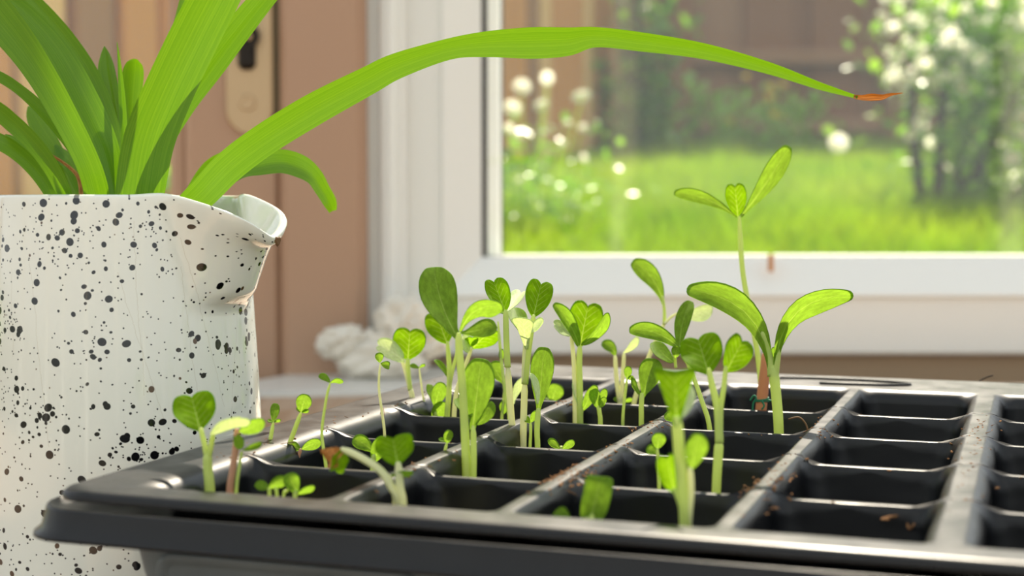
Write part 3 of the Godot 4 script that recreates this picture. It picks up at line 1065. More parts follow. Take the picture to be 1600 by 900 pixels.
# ---------------------------------------------------------------- jug
func make_jug() -> void:
	var c := Vector3(-0.1184, 0, -0.452)
	var t := thing("jug", c, "large white speckled ceramic jug with a pouring lip, used as a plant pot", "jug")
	var top := 0.118
	var nth := 192
	var spout := deg_to_rad(24.0)                                   # towards the right and a little to the viewer
	var rad := func(y: float) -> float:
		return 0.0392 + (0.0908 - y) * 0.0555
	var at := func(k: int, f: float, inner: float) -> Vector3:      # f: height from 0 to 1
		var a := TAU * k / nth
		var d := wrapf(a - spout, -PI, PI)
		var g := exp(-pow(d / 0.30, 2.0))
		var g2 := exp(-pow(absf(d) / 0.30, 1.5))
		var y := top * f
		var below := (top - y)
		var grow := clampf(1.0 - below / 0.031, 0.0, 1.0)
		var w := lerpf(0.27, 0.42, grow)
		var lift_ := exp(-pow(absf(d) / w, 3.2)) * (0.0040 + 0.0132 * grow)
		lift_ *= smoothstep(0.0325, 0.0275, below)
		var edge := smoothstep(0.022, 0.0, below)
		y -= 0.0118 * g2 * edge * edge - 0.0012 * exp(-pow((absf(d) - 0.55) / 0.18, 2.0)) * edge
		var r: float = rad.call(top * f) + lift_ - inner
		if f < 0.03:
			r -= 0.004 * (1.0 - f / 0.03)
		return Vector3(cos(a) * r, y, sin(a) * r)
	var rws := []
	var uvs := []
	var put := func(f: float, inner: float, dy := 0.0, plain := false):
		var r := []
		var u := []
		for k in nth + 1:
			r.append(at.call(k % nth, f, inner) + Vector3(0, dy, 0))
			u.append(Vector2(float(k) / nth, 0.985 if plain else 0.96 * (1.0 - f)))
		rws.append(r)
		uvs.append(u)
	for k in 5:
		put.call(0.0 + 0.03 * k / 4.0, 0.0)
	for k in range(1, 60):
		put.call(lerpf(0.03, 1.0, k / 60.0), 0.0)
	for q in [[0.0, 0.0], [0.0003, 0.0006], [0.0010, 0.0010], [0.0019, 0.0010], [0.0026, 0.0006], [0.003, -0.0002]]:
		put.call(1.0, q[0], q[1], q[0] > 0.0015)
	for k in range(1, 24):
		put.call(1.0 - 0.42 * k / 23.0, 0.003, 0.0, true)
	# the rows run upwards while k turns from x to z, which looks inwards: turn them over
	rws.reverse()
	uvs.reverse()
	var mb := MB.new()
	mb.grid(rws, uvs)
	var foot := []
	for k in nth:
		foot.append(rws[-1][k])
	mb.face(foot)
	part("body", mb, mats.glaze, t)
	# a chip at the tip of the lip shows the clay
	mb = MB.new()
	var tip: Vector3 = at.call(int(spout / TAU * nth), 1.0, 0.0)
	var ring_ := []
	for q in [[1.0, -0.0002], [0.75, 0.00035], [0.35, 0.0001]]:
		var l := []
		for k in 12:
			var a := TAU * k / 12.0
			var rr: float = 0.0014 * q[0] * (1.0 + 0.25 * sin(a * 3.0))
			l.append(tip + Vector3(-0.5, 0, 0.86).normalized() * cos(a) * rr + Vector3(0, 1, 0) * sin(a) * rr + Vector3(0.86, 0, 0.5) * q[1])
		ring_.append(l)
	mb.grid(ring_, [], true)
	mb.face(ring_[-1])
	part("chip", mb, mats.clay_chip, t, Vector3(0, -0.0008, 0))
	# compost in the jug
	mb = MB.new()
	var rs := []
	for q in 6:
		var l := []
		for k in 32:
			var a := TAU * k / 32.0
			l.append(Vector3(cos(a), 0, sin(a)) * 0.0365 * (1.0 - q / 5.0) + Vector3(0, 0.092 + rng.randf_range(-0.0012, 0.0012), 0) + c)
		rs.append(l)
	mb.grid(rs, [], true)
	var s := part("jug_compost", mb, mats.soil)
	tag(s, "dark compost inside the speckled jug", "compost", "", "stuff")


# pts: Vector3(x px, y px, width px); depth runs from d0 to d1; fold: depth of the channel; roll turns the blade about its run (degrees, first to last)
func strap(t: Node3D, called: String, pts: Array, d0: float, d1: float, fold := 0.16, roll0 := 0.0, roll1 := 0.0, m: Material = null, bulge := 0.0) -> MeshInstance3D:
	var s := smooth(pts, 8)
	var run := []
	for k in s.size():
		var f := float(k) / (s.size() - 1)
		run.append(pl(s[k].x, s[k].y, lerpf(d0, d1, f) + bulge * sin(PI * f)))
	var rws := []
	var uvs := []
	var length := 0.0
	for k in run.size():
		var f := float(k) / (run.size() - 1)
		var tg: Vector3 = (run[mini(k + 1, run.size() - 1)] - run[maxi(k - 1, 0)]).normalized()
		if k:
			length += run[k].distance_to(run[k - 1])
		var view: Vector3 = (cam.position - run[k]).normalized()
		var side := tg.cross(view).normalized().rotated(tg, deg_to_rad(lerpf(roll0, roll1, f)))
		var nrm := side.cross(tg).normalized()
		var hw: float = s[k].z * 0.5 * lerpf(d0, d1, f) / FPX
		var r := []
		var u := []
		for c in 11:
			var a := (c - 5) / 5.0
			r.append(run[k] + side * a * hw + nrm * hw * fold * (pow(absf(a), 1.3) - 0.4) - t.position)
			u.append(Vector2(0.5 + 0.5 * a, length * 12.0))
		rws.append(r)
		uvs.append(u)
	var mb := MB.new()
	mb.grid(rws, uvs)
	return part(called, mb, m if m else mats.strap, t)


func make_jug_plant() -> void:
	var c := Vector3(-0.1184, 0.092, -0.452)
	var t := thing("strap_leaved_plant", c, "strap-leaved green plant growing out of the speckled jug, one leaf arching far right", "plant")
	var v := func(a: float, b: float, w: float) -> Vector3:
		return Vector3(a, b, w)
	strap(t, "leaf", [v.call(262, 352, 30), v.call(290, 326, 40), v.call(318, 301, 47), v.call(358, 260, 50), v.call(412, 219, 50), v.call(490, 171, 50), v.call(575, 126, 44), v.call(620, 103, 40), v.call(700, 77, 33), v.call(760, 69, 40), v.call(830, 67, 49), v.call(885, 65, 45), v.call(930, 58, 32), v.call(1000, 65, 30), v.call(1100, 80, 25), v.call(1200, 106, 19), v.call(1280, 134, 12), v.call(1340, 152, 5)], 0.452, 0.432, 0.14, 0, 12)
	var tip := strap(t, "dry_tip", [v.call(1334, 151, 6), v.call(1348, 152, 9), v.call(1362, 151, 13), v.call(1378, 151, 11), v.call(1392, 147, 7), v.call(1411, 145, 2)], 0.432, 0.433, 0.5, 10, 60, mats.dry_leaf)
	tip.set_meta("label", "withered orange brown leaf tip")
	strap(t, "leaf", [v.call(212, 350, 62), v.call(218, 305, 74), v.call(233, 220, 78), v.call(265, 140, 76), v.call(308, 50, 76), v.call(338, -8, 74), v.call(370, -70, 66), v.call(410, -150, 50), v.call(440, -210, 12)], 0.44, 0.425, 0.22, 0, 0)
	strap(t, "leaf", [v.call(232, 340, 20), v.call(252, 240, 24), v.call(285, 170, 34), v.call(332, 100, 44), v.call(372, 47, 42), v.call(420, -12, 36), v.call(480, -80, 28), v.call(560, -150, 6)], 0.452, 0.452, 0.2, -10, -10)
	strap(t, "leaf", [v.call(222, 320, 16), v.call(240, 170, 22), v.call(262, 100, 24), v.call(288, 0, 22), v.call(305, -80, 16), v.call(320, -150, 3)], 0.462, 0.475, 0.3, 40, 40)
	strap(t, "leaf", [v.call(158, 350, 28), v.call(152, 306, 38), v.call(135, 250, 38), v.call(92, 165, 42), v.call(52, 98, 48), v.call(10, 42, 57), v.call(-40, -12, 60), v.call(-120, -60, 52), v.call(-220, -70, 30), v.call(-290, -40, 4)], 0.436, 0.40, 0.16, 8, 8)
	strap(t, "leaf", [v.call(186, 345, 20), v.call(177, 285, 30), v.call(163, 225, 42), v.call(128, 150, 46), v.call(92, 85, 42), v.call(50, 33, 34), v.call(0, -8, 28), v.call(-80, -50, 4)], 0.448, 0.44, 0.25, 25, 10)
	strap(t, "leaf", [v.call(192, 330, 12), v.call(184, 225, 16), v.call(166, 175, 30), v.call(140, 118, 34), v.call(105, 65, 34), v.call(62, 14, 30), v.call(20, -25, 22), v.call(-60, -60, 3)], 0.466, 0.475, 0.25, -20, -20)
	strap(t, "leaf", [v.call(160, 330, 18), v.call(128, 250, 24), v.call(98, 207, 23), v.call(64, 170, 20), v.call(30, 140, 17), v.call(-4, 118, 16), v.call(-60, 90, 3)], 0.462, 0.45, 0.2, 10, 10)
	strap(t, "leaf", [v.call(118, 345, 18), v.call(102, 306, 22), v.call(80, 262, 25), v.call(52, 224, 27), v.call(20, 193, 28), v.call(-12, 168, 27), v.call(-70, 140, 20), v.call(-130, 130, 3)], 0.424, 0.40, 0.18, 0, 0)
	strap(t, "leaf", [v.call(98, 345, 18), v.call(80, 304, 24), v.call(58, 270, 28), v.call(30, 242, 29), v.call(0, 223, 30), v.call(-50, 205, 24), v.call(-110, 205, 4)], 0.43, 0.40, 0.2, 30, 30)
	strap(t, "leaf", [v.call(70, 290, 8), v.call(44, 244, 14), v.call(24, 220, 12), v.call(8, 210, 2)], 0.45, 0.45, 0.2, 35, 35)
	strap(t, "leaf", [v.call(190, 330, 8), v.call(184, 200, 16), v.call(176, 150, 26), v.call(168, 112, 28), v.call(165, 88, 16), v.call(163, 72, 1)], 0.474, 0.48, 0.5, -25, -15)
	strap(t, "leaf", [v.call(198, 330, 8), v.call(203, 208, 14), v.call(204, 160, 30), v.call(207, 118, 34), v.call(209, 100, 26), v.call(211, 92, 8)], 0.472, 0.468, 0.3, 15, 15)
	strap(t, "leaf", [v.call(198, 330, 7), v.call(194, 222, 11), v.call(191, 160, 11), v.call(187, 105, 6), v.call(183, 66, 1)], 0.456, 0.456, 0.6, 0, 0)
	strap(t, "leaf", [v.call(318, 345, 12), v.call(336, 306, 17), v.call(372, 272, 30), v.call(405, 259, 44), v.call(440, 254, 44), v.call(470, 262, 40), v.call(490, 276, 30), v.call(503, 296, 25), v.call(515, 316, 22), v.call(520, 330, 12)], 0.462, 0.478, 0.3, -52, -8)
	strap(t, "leaf", [v.call(280, 335, 12), v.call(300, 296, 18), v.call(325, 262, 22), v.call(350, 244, 16), v.call(368, 236, 2)], 0.478, 0.49, 0.3, 20, 20)
	strap(t, "leaf", [v.call(120, 330, 14), v.call(92, 246, 22), v.call(66, 205, 30), v.call(52, 180, 22), v.call(44, 166, 2)], 0.482, 0.49, 0.2, 0, 0)
	strap(t, "leaf", [v.call(140, 330, 14), v.call(112, 262, 22), v.call(98, 244, 22), v.call(86, 226, 3)], 0.48, 0.485, 0.2, 0, 0)
	var mb := MB.new()
	var run := smooth([pl(128, 340, 0.47), pl(124, 282, 0.47), pl(104, 258, 0.47), pl(76, 240, 0.468)], 5)
	var rr := []
	for k in run.size():
		run[k] -= t.position
		rr.append(lerpf(0.0008, 0.0003, float(k) / run.size()))
	tube(mb, run, rr, 6)
	part("dry_stalk", mb, mats.dry_leaf, t)


# ---------------------------------------------------------------- seedlings
var outlines := {
	"heart": [0.0, 0.0, 0.10, 0.06, 0.30, 0.20, 0.47, 0.44, 0.50, 0.70, 0.39, 0.92, 0.20, 0.99, 0.06, 0.95, 0.0, 0.90],
	"oval": [0.0, 0.0, 0.13, 0.08, 0.34, 0.28, 0.49, 0.54, 0.46, 0.78, 0.29, 0.95, 0.10, 0.999, 0.0, 1.0],
	"spoon": [0.0, 0.0, 0.08, 0.03, 0.13, 0.14, 0.33, 0.36, 0.49, 0.62, 0.45, 0.83, 0.26, 0.97, 0.09, 0.999, 0.0, 1.0],
	"long": [0.0, 0.0, 0.16, 0.05, 0.30, 0.18, 0.47, 0.45, 0.50, 0.68, 0.40, 0.87, 0.22, 0.98, 0.07, 1.0, 0.0, 1.0],
	"fan": [0.0, 0.0, 0.10, 0.08, 0.18, 0.30, 0.33, 0.62, 0.48, 0.88, 0.46, 0.97, 0.25, 0.99, 0.0, 0.98]}
var outline_pts := {}
var here: Node3D                          # the seedling that is being built, and its row
var here_v := 0.0
var GROUP := "seedlings in the cell tray"


func outline(kind: String) -> Array:
	if not outline_pts.has(kind):
		var q: Array = outlines[kind]
		var p := []
		for k in q.size() / 2:
			p.append(Vector2(q[2 * k], q[2 * k + 1]))
		var s := smooth(p, 3)
		var out := s.duplicate()
		for k in range(s.size() - 2, 0, -1):
			out.append(Vector2(-s[k].x, s[k].y))
		outline_pts[kind] = out
	return outline_pts[kind]


func sprout(v: float, bx: float, by: float, label: String) -> void:
	here_v = v
	var p := row_at(bx, by, v)
	here = thing("seedling", Vector3(p.x, SOIL, p.z), label, "seedling", GROUP)


# path: Vector3(x px, y px, farther by so many H); radii in px; grounded stems go on down into the compost
func stem(path: Array, r0: float, r1: float, m := "stem", grounded := true, called := "stem") -> void:
	var p := []
	for q in path:
		p.append(row_at(q.x, q.y, here_v + q.z))
	if grounded:
		var d: Vector3 = p[0] - p[1]
		d = d / maxf(absf(d.y), 0.002) * minf(absf(d.y) * 4.0, 1.0)
		var need: float = p[0].y - SOIL
		p.push_front(Vector3(p[0].x + clampf(d.x * need, -0.006, 0.006), SOIL - 0.0015, p[0].z + clampf(d.z * need, -0.004, 0.004)))
	var run := smooth(p, 6)
	var z: float = -p[0].z
	var r := []
	for k in run.size():
		run[k] -= here.position
		var f := float(k) / (run.size() - 1)
		r.append(lerpf(r0, r1, f) * z / FPX * (1.0 if f < 0.9 else lerpf(1.0, 0.55, (f - 0.9) * 10.0)))
	var mb := MB.new()
	tube(mb, run, r, 9)
	part(called, mb, mats[m], here)


# a leaf from where it joins (a) to its tip (t), w px wide when seen flat; bow bends its run sideways on the picture, arch bends it towards the viewer (H)
func leaf(kind: String, ax: float, ay: float, tx: float, ty: float, w: float, o := {}) -> MeshInstance3D:
	var av: float = here_v + o.get("av", 0.0)
	var a := row_at(ax, ay, av)
	var t := row_at(tx, ty, av + o.get("dv", 0.0))
	var dirp := Vector2(tx - ax, ty - ay)
	var mid: Vector2 = Vector2(ax + tx, ay + ty) / 2 + Vector2(-dirp.y, dirp.x).normalized() * o.get("bow", 0.0)
	var m := row_at(mid.x, mid.y, av + o.get("dv", 0.0) * 0.5 - o.get("arch", 0.0))
	var ctl: Vector3 = 2.0 * m - 0.5 * (a + t)
	var at := func(s: float) -> Vector3:
		return a * (1 - s) * (1 - s) + 2.0 * ctl * s * (1 - s) + t * s * s
	var wide := w * -a.z / FPX
	var roll := deg_to_rad(o.get("roll", 0.0))
	var cup: float = o.get("cup", 0.22)
	var wav: float = o.get("wave", 0.04)
	var out := outline(kind)
	var hub := Vector2(0, 0.55)
	var place := func(q: Vector2, drop: float) -> Vector3:
		var p: Vector3 = at.call(q.y)
		var tg: Vector3 = (at.call(q.y + 0.02) - at.call(q.y - 0.02)).normalized()
		var s := tg.cross((cam.position - p).normalized()).normalized().rotated(tg, roll)
		var n := s.cross(tg).normalized()
		var x := q.x * wide
		var c: float = cup * wide * (4.0 * q.x * q.x) * 0.5
		var ripple: float = wav * wide * sin(q.y * 9.0 + signf(q.x) * 1.0) * absf(q.x) * 2.0
		if cup > 0.8:                       # nearly rolled up
			var th := q.x * cup * 2.2
			x = sin(th) / (cup * 2.2) * wide
			c = (1.0 - cos(th)) / (cup * 2.2) * wide
		return p + s * x + n * (c + ripple - drop) - here.position
	var rws := []
	var uvs := []
	for g in [[0.002, 0.0], [0.3, 0.0], [0.55, 0.0], [0.78, 0.0], [0.93, 0.0], [0.985, 0.06], [1.0, 0.25], [0.99, 0.5], [0.96, 0.62]]:
		var r := []
		var u := []
		for q in out:
			var e: Vector2 = hub.lerp(q, g[0])
			r.append(place.call(e, g[1] * 0.00045))
			u.append(Vector2(e.x + 0.5, clampf(e.y, 0.0, 1.0)))
		rws.append(r)
		uvs.append(u)
	var mb := MB.new()
	mb.grid(rws, uvs, true)
	var res := part("leaf", mb, mats[o.get("mat", "leaf" if kind == "heart" or kind == "fan" else "seed_leaf")], here)
	if o.get("mat", "") == "glare_leaf":
		res.set_meta("label", "pale whitish leaf with painted sun glare")
	return res


func P(x: float, y: float, d := 0.0) -> Vector3:
	return Vector3(x, y, d)


func make_seedlings() -> void:
	var R1 := 4.78
	var R2 := 5.55
	var R3 := 6.27
	var R4 := 6.99
	var R5 := 7.65
	# ------------ first row, behind the front rim
	sprout(R1, 328, 770, "seedling with a large round notched leaf before the jug, at the tray's left corner")
	stem([P(328, 770), P(325, 735), P(324, 708)], 9, 7)
	stem([P(323, 715), P(319, 692), P(313, 668)], 4.5, 4, "stem", false)
	stem([P(326, 715), P(329, 700), P(333, 676)], 4.5, 4, "stem", false)
	leaf("heart", 313, 674, 298, 614, 68, {"dv": 0.12, "cup": 0.15})
	leaf("heart", 331, 682, 382, 653, 44, {"mat": "glare_leaf", "roll": 62, "dv": -0.1, "bow": -4})
	sprout(R1, 359, 774, "seedling with straight pinkish stem and pointed glossy leaf, beside the tray's left corner plant")
	stem([P(359, 774), P(363, 738), P(369, 695), P(370, 670)], 6, 5, "stem_pink")
	leaf("oval", 371, 674, 411, 655, 25, {"bow": 4, "roll": 20})
	leaf("oval", 366, 676, 378, 700, 18, {"roll": 20, "dv": -0.05})
	sprout(R1, 369, 776, "thin green seedling with one tiny side leaf, close against the pink-stemmed one")
	stem([P(369, 776), P(373, 735), P(378, 705)], 3.2, 2.6)
	leaf("oval", 379, 704, 408, 691, 15, {"roll": 48, "bow": 2})
	sprout(R1, 422, 780, "tiny sprout with two flat oval leaves low behind the front rim, left of its lookalike")
	stem([P(421, 780), P(421, 762)], 3, 3)
	stem([P(433, 780), P(429, 762)], 3, 2.6)
	leaf("oval", 422, 764, 399, 755, 17, {"roll": 25})
	leaf("oval", 420, 764, 448, 748, 20, {"roll": 15, "bow": -2})
	sprout(R1, 460, 781, "tiny sprout with one upright and one folded leaf, right of the flat-leaved sprout")
	stem([P(461, 781), P(463, 770)], 4, 3.4)
	stem([P(443, 780), P(448, 768), P(455, 756)], 2.6, 2.2)
	leaf("oval", 465, 771, 449, 740, 27, {"roll": 15, "cup": 0.4})
	leaf("oval", 464, 773, 491, 760, 15, {"roll": 45})
	sprout(R1, 627, 796, "bent pinkish white seedling with curled brown leaf and dull round leaf behind front rim")
	stem([P(629, 797), P(625, 762), P(622, 722)], 8, 6, "stem_pale")
	stem([P(618, 790), P(613, 765), P(608, 742)], 5, 4, "stem_pale")
	stem([P(625, 796), P(612, 762), P(594, 735), P(562, 714), P(533, 701)], 7, 6, "stem_pale")
	leaf("heart", 622, 728, 613, 680, 62, {"cup": 0.3, "dv": 0.06, "wave": 0.1})
	leaf("oval", 608, 744, 645, 738, 16, {"roll": 55})
	var w := leaf("heart", 536, 702, 512, 724, 34, {"mat": "dry_leaf", "cup": 0.6, "wave": 0.25, "roll": 30})
	w.set_meta("label", "withered brown curled leaf")
	leaf("heart", 537, 700, 522, 738, 30, {"cup": 0.5, "wave": 0.15, "roll": -30})
	sprout(R1, 922, 818, "seedling with one thick curled leaf standing alone behind the front rim, below the middle ridge")
	stem([P(920, 822), P(922, 812)], 9, 9)
	leaf("long", 918, 822, 937, 744, 74, {"cup": 1.5, "dv": 0.1, "bow": 3})
	leaf("oval", 892, 816, 866, 800, 32, {"cup": 0.9, "roll": 30})
	sprout(R1, 1070, 828, "large blurred seedling with funnel-shaped top leaf and cupped lower leaf on a thick stem")
	stem([P(1071, 828), P(1066, 760), P(1061, 700), P(1057, 650)], 10, 9)
	stem([P(1076, 826), P(1080, 770), P(1078, 730)], 5, 5, "stem_pale")
	stem([P(1070, 824), P(1060, 780), P(1052, 762)], 5, 4)
	leaf("fan", 1057, 668, 1055, 577, 68, {"cup": 0.62, "dv": 0.1, "av": -0.02, "wave": 0.02})
	leaf("oval", 1066, 652, 1080, 602, 26, {"mat": "glare_leaf", "roll": 35, "dv": 0.12})
	var l := leaf("heart", 1055, 772, 1040, 709, 42, {"cup": 0.9, "roll": -10})
	l.set_meta("label", "cupped leaf with an orange edge")
	leaf("oval", 1080, 735, 1091, 677, 38, {"cup": 0.4, "roll": 25})
	# ------------ second row
	sprout(R2, 420, 742, "thin seedling with one small dark upright bean-shaped leaf over two tiny white ones")
	stem([P(421, 742), P(418, 715), P(422, 690), P(427, 660)], 4, 3)
	leaf("oval", 427, 659, 431, 630, 15, {"dv": 0.05, "cup": 0.4})
	leaf("oval", 427, 660, 418, 656, 7, {"roll": 45})
	leaf("oval", 428, 660, 438, 656, 7, {"roll": 45})
	sprout(R2, 433, 742, "thin leaning seedling with one bright yellow-green oval leaf before the tray's left rim")
	stem([P(433, 742), P(446, 710), P(459, 675), P(470, 645)], 4.5, 3.5)
	leaf("oval", 470, 645, 478, 616, 25, {"cup": 0.3})
	leaf("oval", 470, 644, 464, 636, 7, {"roll": 40})
	leaf("oval", 471, 645, 482, 641, 8, {"roll": 40})
	sprout(R2, 461, 738, "small seedling with two flat lime leaves, one long, one short, before the left rim")
	stem([P(460, 738), P(465, 718), P(470, 701)], 3.6, 2.8, "stem_pink")
	leaf("oval", 470, 702, 501, 689, 18, {"roll": 12})
	leaf("oval", 470, 702, 451, 695, 17, {"roll": 20})
	sprout(R2, 510, 740, "tall thread-thin seedling with two tiny lime leaves rising above the left rim")
	stem([P(510, 740), P(506, 706), P(503, 672), P(510, 622), P(516, 598)], 3, 2)
	leaf("oval", 516, 598, 498, 586, 12, {"roll": 30, "bow": 2})
	leaf("oval", 516, 599, 536, 597, 10, {"roll": 35, "bow": -3})
	sprout(R2, 584, 745, "small downy seedling with one level and one upright leaf behind the bent plant")
	stem([P(583, 748), P(583, 725), P(584, 708)], 5, 4.5)
	leaf("oval", 583, 706, 551, 686, 24, {"roll": 15, "bow": 3})
	leaf("long", 583, 722, 600, 682, 26, {"roll": 10})
	sprout(R2, 691, 752, "thin short seedling with a single lime oval leaf left of the tall dark-leaved plant")
	stem([P(690, 752), P(692, 722), P(698, 692)], 3.4, 2.6)
	leaf("oval", 698, 694, 702, 672, 15, {"roll": 10})
	leaf("oval", 697, 690, 686, 685, 8, {"roll": 40})
	sprout(R2, 730, 757, "tall seedling with a big dark upright leaf and an arching one, at the centre left")
	stem([P(729, 758), P(727, 690), P(722, 600), P(717, 545), P(717, 520)], 8, 5.5)
	leaf("spoon", 717, 530, 678, 417, 62, {"dv": 0.3, "cup": 0.16, "bow": -7})
	leaf("spoon", 719, 520, 786, 480, 36, {"dv": -0.05, "bow": -17, "roll": 38, "cup": 0.3})
	leaf("spoon", 720, 520, 775, 506, 30, {"dv": 0.15, "bow": 3, "roll": -10})
	sprout(R2, 741, 757, "seedling with a large round bright leaf pressed against the tall dark-leaved plant's stem")
	stem([P(739, 758), P(740, 710), P(739, 665)], 6, 4.5)
	leaf("spoon", 738, 674, 752, 560, 52, {"cup": 0.12, "dv": 0.1})
	leaf("oval", 742, 664, 770, 628, 20, {"roll": 30, "bow": 5, "dv": 0.1})
	leaf("oval", 738, 650, 714, 622, 22, {"roll": 25, "dv": 0.15})
	sprout(R2, 1029, 776, "thin seedling with two small round lime leaves left of the big blurred funnel plant")
	stem([P(1030, 776), P(1029, 735), P(1027, 700)], 3.4, 2.6)
	leaf("oval", 1027, 702, 1031, 676, 23, {"roll": 10})
	leaf("oval", 1028, 706, 1010, 700, 17, {"roll": 20})
	sprout(R2, 1120, 778, "seedling with a broad heart leaf and a smaller tilted one on a knotted forked stem")
	stem([P(1119, 778), P(1121, 730), P(1124, 688)], 7, 7.5)
	stem([P(1124, 692), P(1121, 640), P(1112, 600), P(1107, 575)], 7, 4, "stem", false)
	stem([P(1125, 692), P(1126, 640), P(1131, 605), P(1134, 572)], 5, 3.6, "stem", false)
	leaf("heart", 1108, 586, 1089, 524, 68, {"dv": 0.15, "cup": 0.2})
	leaf("heart", 1134, 582, 1163, 528, 48, {"roll": 20, "dv": 0.1, "cup": 0.3})
	# ------------ third row
	sprout(R3, 803, 704, "left of two tall pale-stemmed seedlings, notched leaf with a pale folded one behind")
	stem([P(803, 704), P(798, 640), P(793, 572)], 5.6, 5.2, "stem_pale")
	stem([P(793, 574), P(791, 530), P(790, 484)], 5.2, 4.6, "stem", false)
	leaf("heart", 790, 489, 770, 435, 38, {"cup": 0.3, "dv": 0.1, "roll": 12})
	leaf("heart", 790, 488, 816, 454, 26, {"mat": "glare_leaf", "cup": 0.45, "roll": -35, "dv": 0.25})
	leaf("heart", 788, 490, 776, 478, 20, {"roll": 40, "dv": 0.2})
	sprout(R3, 817, 704, "right of two tall pale-stemmed seedlings, dark heart leaf above a white flared one")
	stem([P(817, 704), P(818, 650), P(820, 598)], 5.6, 5.4, "stem_pale")
	stem([P(820, 600), P(826, 545), P(834, 492)], 5.4, 4.2, "stem", false)
	stem([P(819, 600), P(820, 560), P(823, 528)], 4.6, 4.6, "stem_pale", false)
	leaf("heart", 833, 497, 847, 438, 43, {"cup": 0.3, "dv": 0.16})
	leaf("fan", 823, 548, 817, 496, 34, {"mat": "glare_leaf", "roll": -20, "dv": -0.25, "cup": 0.2})
	leaf("oval", 826, 520, 848, 499, 16, {"mat": "glare_leaf", "roll": -30, "dv": -0.15})
	leaf("spoon", 822, 530, 803, 480, 30, {"dv": 0.3, "roll": 20})
	sprout(R3, 840, 706, "seedling with upright oval spoon-shaped leaf, just right of the tall pale-stemmed pair")
	stem([P(840, 706), P(839, 672), P(841, 638)], 4.4, 4.6)
	leaf("spoon", 841, 646, 850, 542, 38, {"cup": 0.14, "dv": 0.12})
	leaf("long", 840, 632, 829, 583, 15, {"mat": "glare_leaf", "roll": 50, "bow": 4})
	sprout(R3, 828, 704, "tiny thin seedling with two raised leaves between the pale stem and the spoon-leaved plant")
	stem([P(828, 704), P(829, 680), P(829, 660)], 2.8, 2.2)
	leaf("oval", 829, 661, 838, 642, 12, {"roll": 20})
	leaf("oval", 829, 661, 819, 651, 11, {"roll": 30})
	sprout(R3, 877, 706, "tiny sprout of two equal leaves spread like wings, alone in the third cell")
	stem([P(877, 706), P(877, 699)], 2.6, 2.4)
	leaf("oval", 876, 702, 857, 686, 13, {"roll": 12})
	leaf("oval", 878, 702, 897, 689, 13, {"roll": 12})
	sprout(R3, 599, 684, "thread-thin white seedling with two round bead-like leaves, standing clear over the left rim")
	stem([P(601, 684), P(597, 645), P(592, 605), P(594, 568)], 2.6, 1.8, "stem_pale")
	leaf("oval", 594, 567, 591, 551, 14, {"cup": 0.5, "roll": 15})
	leaf("oval", 595, 568, 609, 572, 13, {"cup": 0.5, "roll": -10, "dv": 0.08})
	sprout(R3, 1056, 718, "thin seedling with one small round leaf half hidden behind the big blurred stem")
	stem([P(1056, 718), P(1055, 685), P(1052, 655)], 2.6, 2.2)
	leaf("oval", 1054, 658, 1040, 645, 17, {"roll": 15})
	# ------------ fourth row
	sprout(R4, 650, 654, "seedling with bright heart leaf and pale folded leaf, behind the tray's left rim")
	stem([P(650, 655), P(645, 625), P(641, 606)], 4.2, 4.2, "stem_pale")
	stem([P(641, 610), P(638, 585), P(637, 560)], 4.0, 3.6, "stem", false)
	stem([P(641, 610), P(635, 585), P(628, 562)], 3.6, 3.0, "stem_pale", false)
	leaf("heart", 637, 564, 641, 512, 52, {"cup": 0.18, "dv": 0.06})
	leaf("heart", 633, 566, 588, 538, 32, {"mat": "glare_leaf", "roll": 30, "cup": 0.3, "dv": -0.1, "bow": 3})
	sprout(R4, 667, 655, "hair-thin seedling with two tiny spread leaves between the heart-leaved and the spotted plant")
	stem([P(668, 655), P(661, 620), P(655, 575)], 2.2, 1.5, "stem_pale")
	leaf("oval", 655, 575, 641, 570, 9, {"roll": 35})
	leaf("oval", 655, 575, 664, 569, 8, {"roll": 55})
	sprout(R4, 682, 657, "low downy seedling with two dark oval leaves stacked above the left cells")
	stem([P(681, 658), P(680, 645), P(679, 632)], 4, 3.4)
	leaf("oval", 676, 658, 696, 629, 27, {"cup": 0.25, "roll": 12})
	leaf("oval", 679, 637, 690, 597, 24, {"cup": 0.4, "roll": 10})
	leaf("oval", 679, 632, 671, 600, 18, {"roll": 35, "dv": 0.08})
	sprout(R4, 697, 657, "seedling with a round dark-spotted leaf behind the tall dark-leaved plant")
	stem([P(698, 658), P(701, 617), P(702, 580), P(699, 533)], 5.2, 3.6)
	stem([P(702, 604), P(708, 575), P(716, 545)], 3.2, 2.6, "stem", false)
	leaf("heart", 699, 538, 680, 486, 46, {"cup": 0.15, "dv": 0.1})
	leaf("oval", 701, 592, 679, 562, 13, {"roll": 48, "bow": 3})
	leaf("oval", 714, 526, 692, 500, 16, {"roll": 50, "bow": -3, "dv": -0.1})
	leaf("heart", 717, 548, 740, 526, 26, {"roll": 45, "dv": -0.1})
	sprout(R4, 709, 657, "seedling with a folded two-tone notched leaf pointing right of the tall dark-leaved plant")
	stem([P(709, 657), P(713, 615), P(722, 585), P(738, 542)], 4.4, 3.0, "stem_pale")
	leaf("heart", 737, 546, 778, 514, 34, {"roll": 22, "cup": 0.4, "bow": -3})
	leaf("heart", 735, 548, 722, 528, 26, {"mat": "glare_leaf", "roll": 45, "dv": -0.15})
	sprout(R4, 788, 657, "slender seedling with a pale round leaf and a pod-like bud behind the tall pair")
	stem([P(796, 657), P(789, 612), P(783, 560), P(778, 502)], 3.4, 2.2)
	stem([P(784, 657), P(787, 625), P(789, 600)], 2.6, 2.2)
	leaf("spoon", 788, 600, 767, 566, 28, {"roll": 15})
	leaf("oval", 786, 648, 789, 626, 16, {"roll": 10})
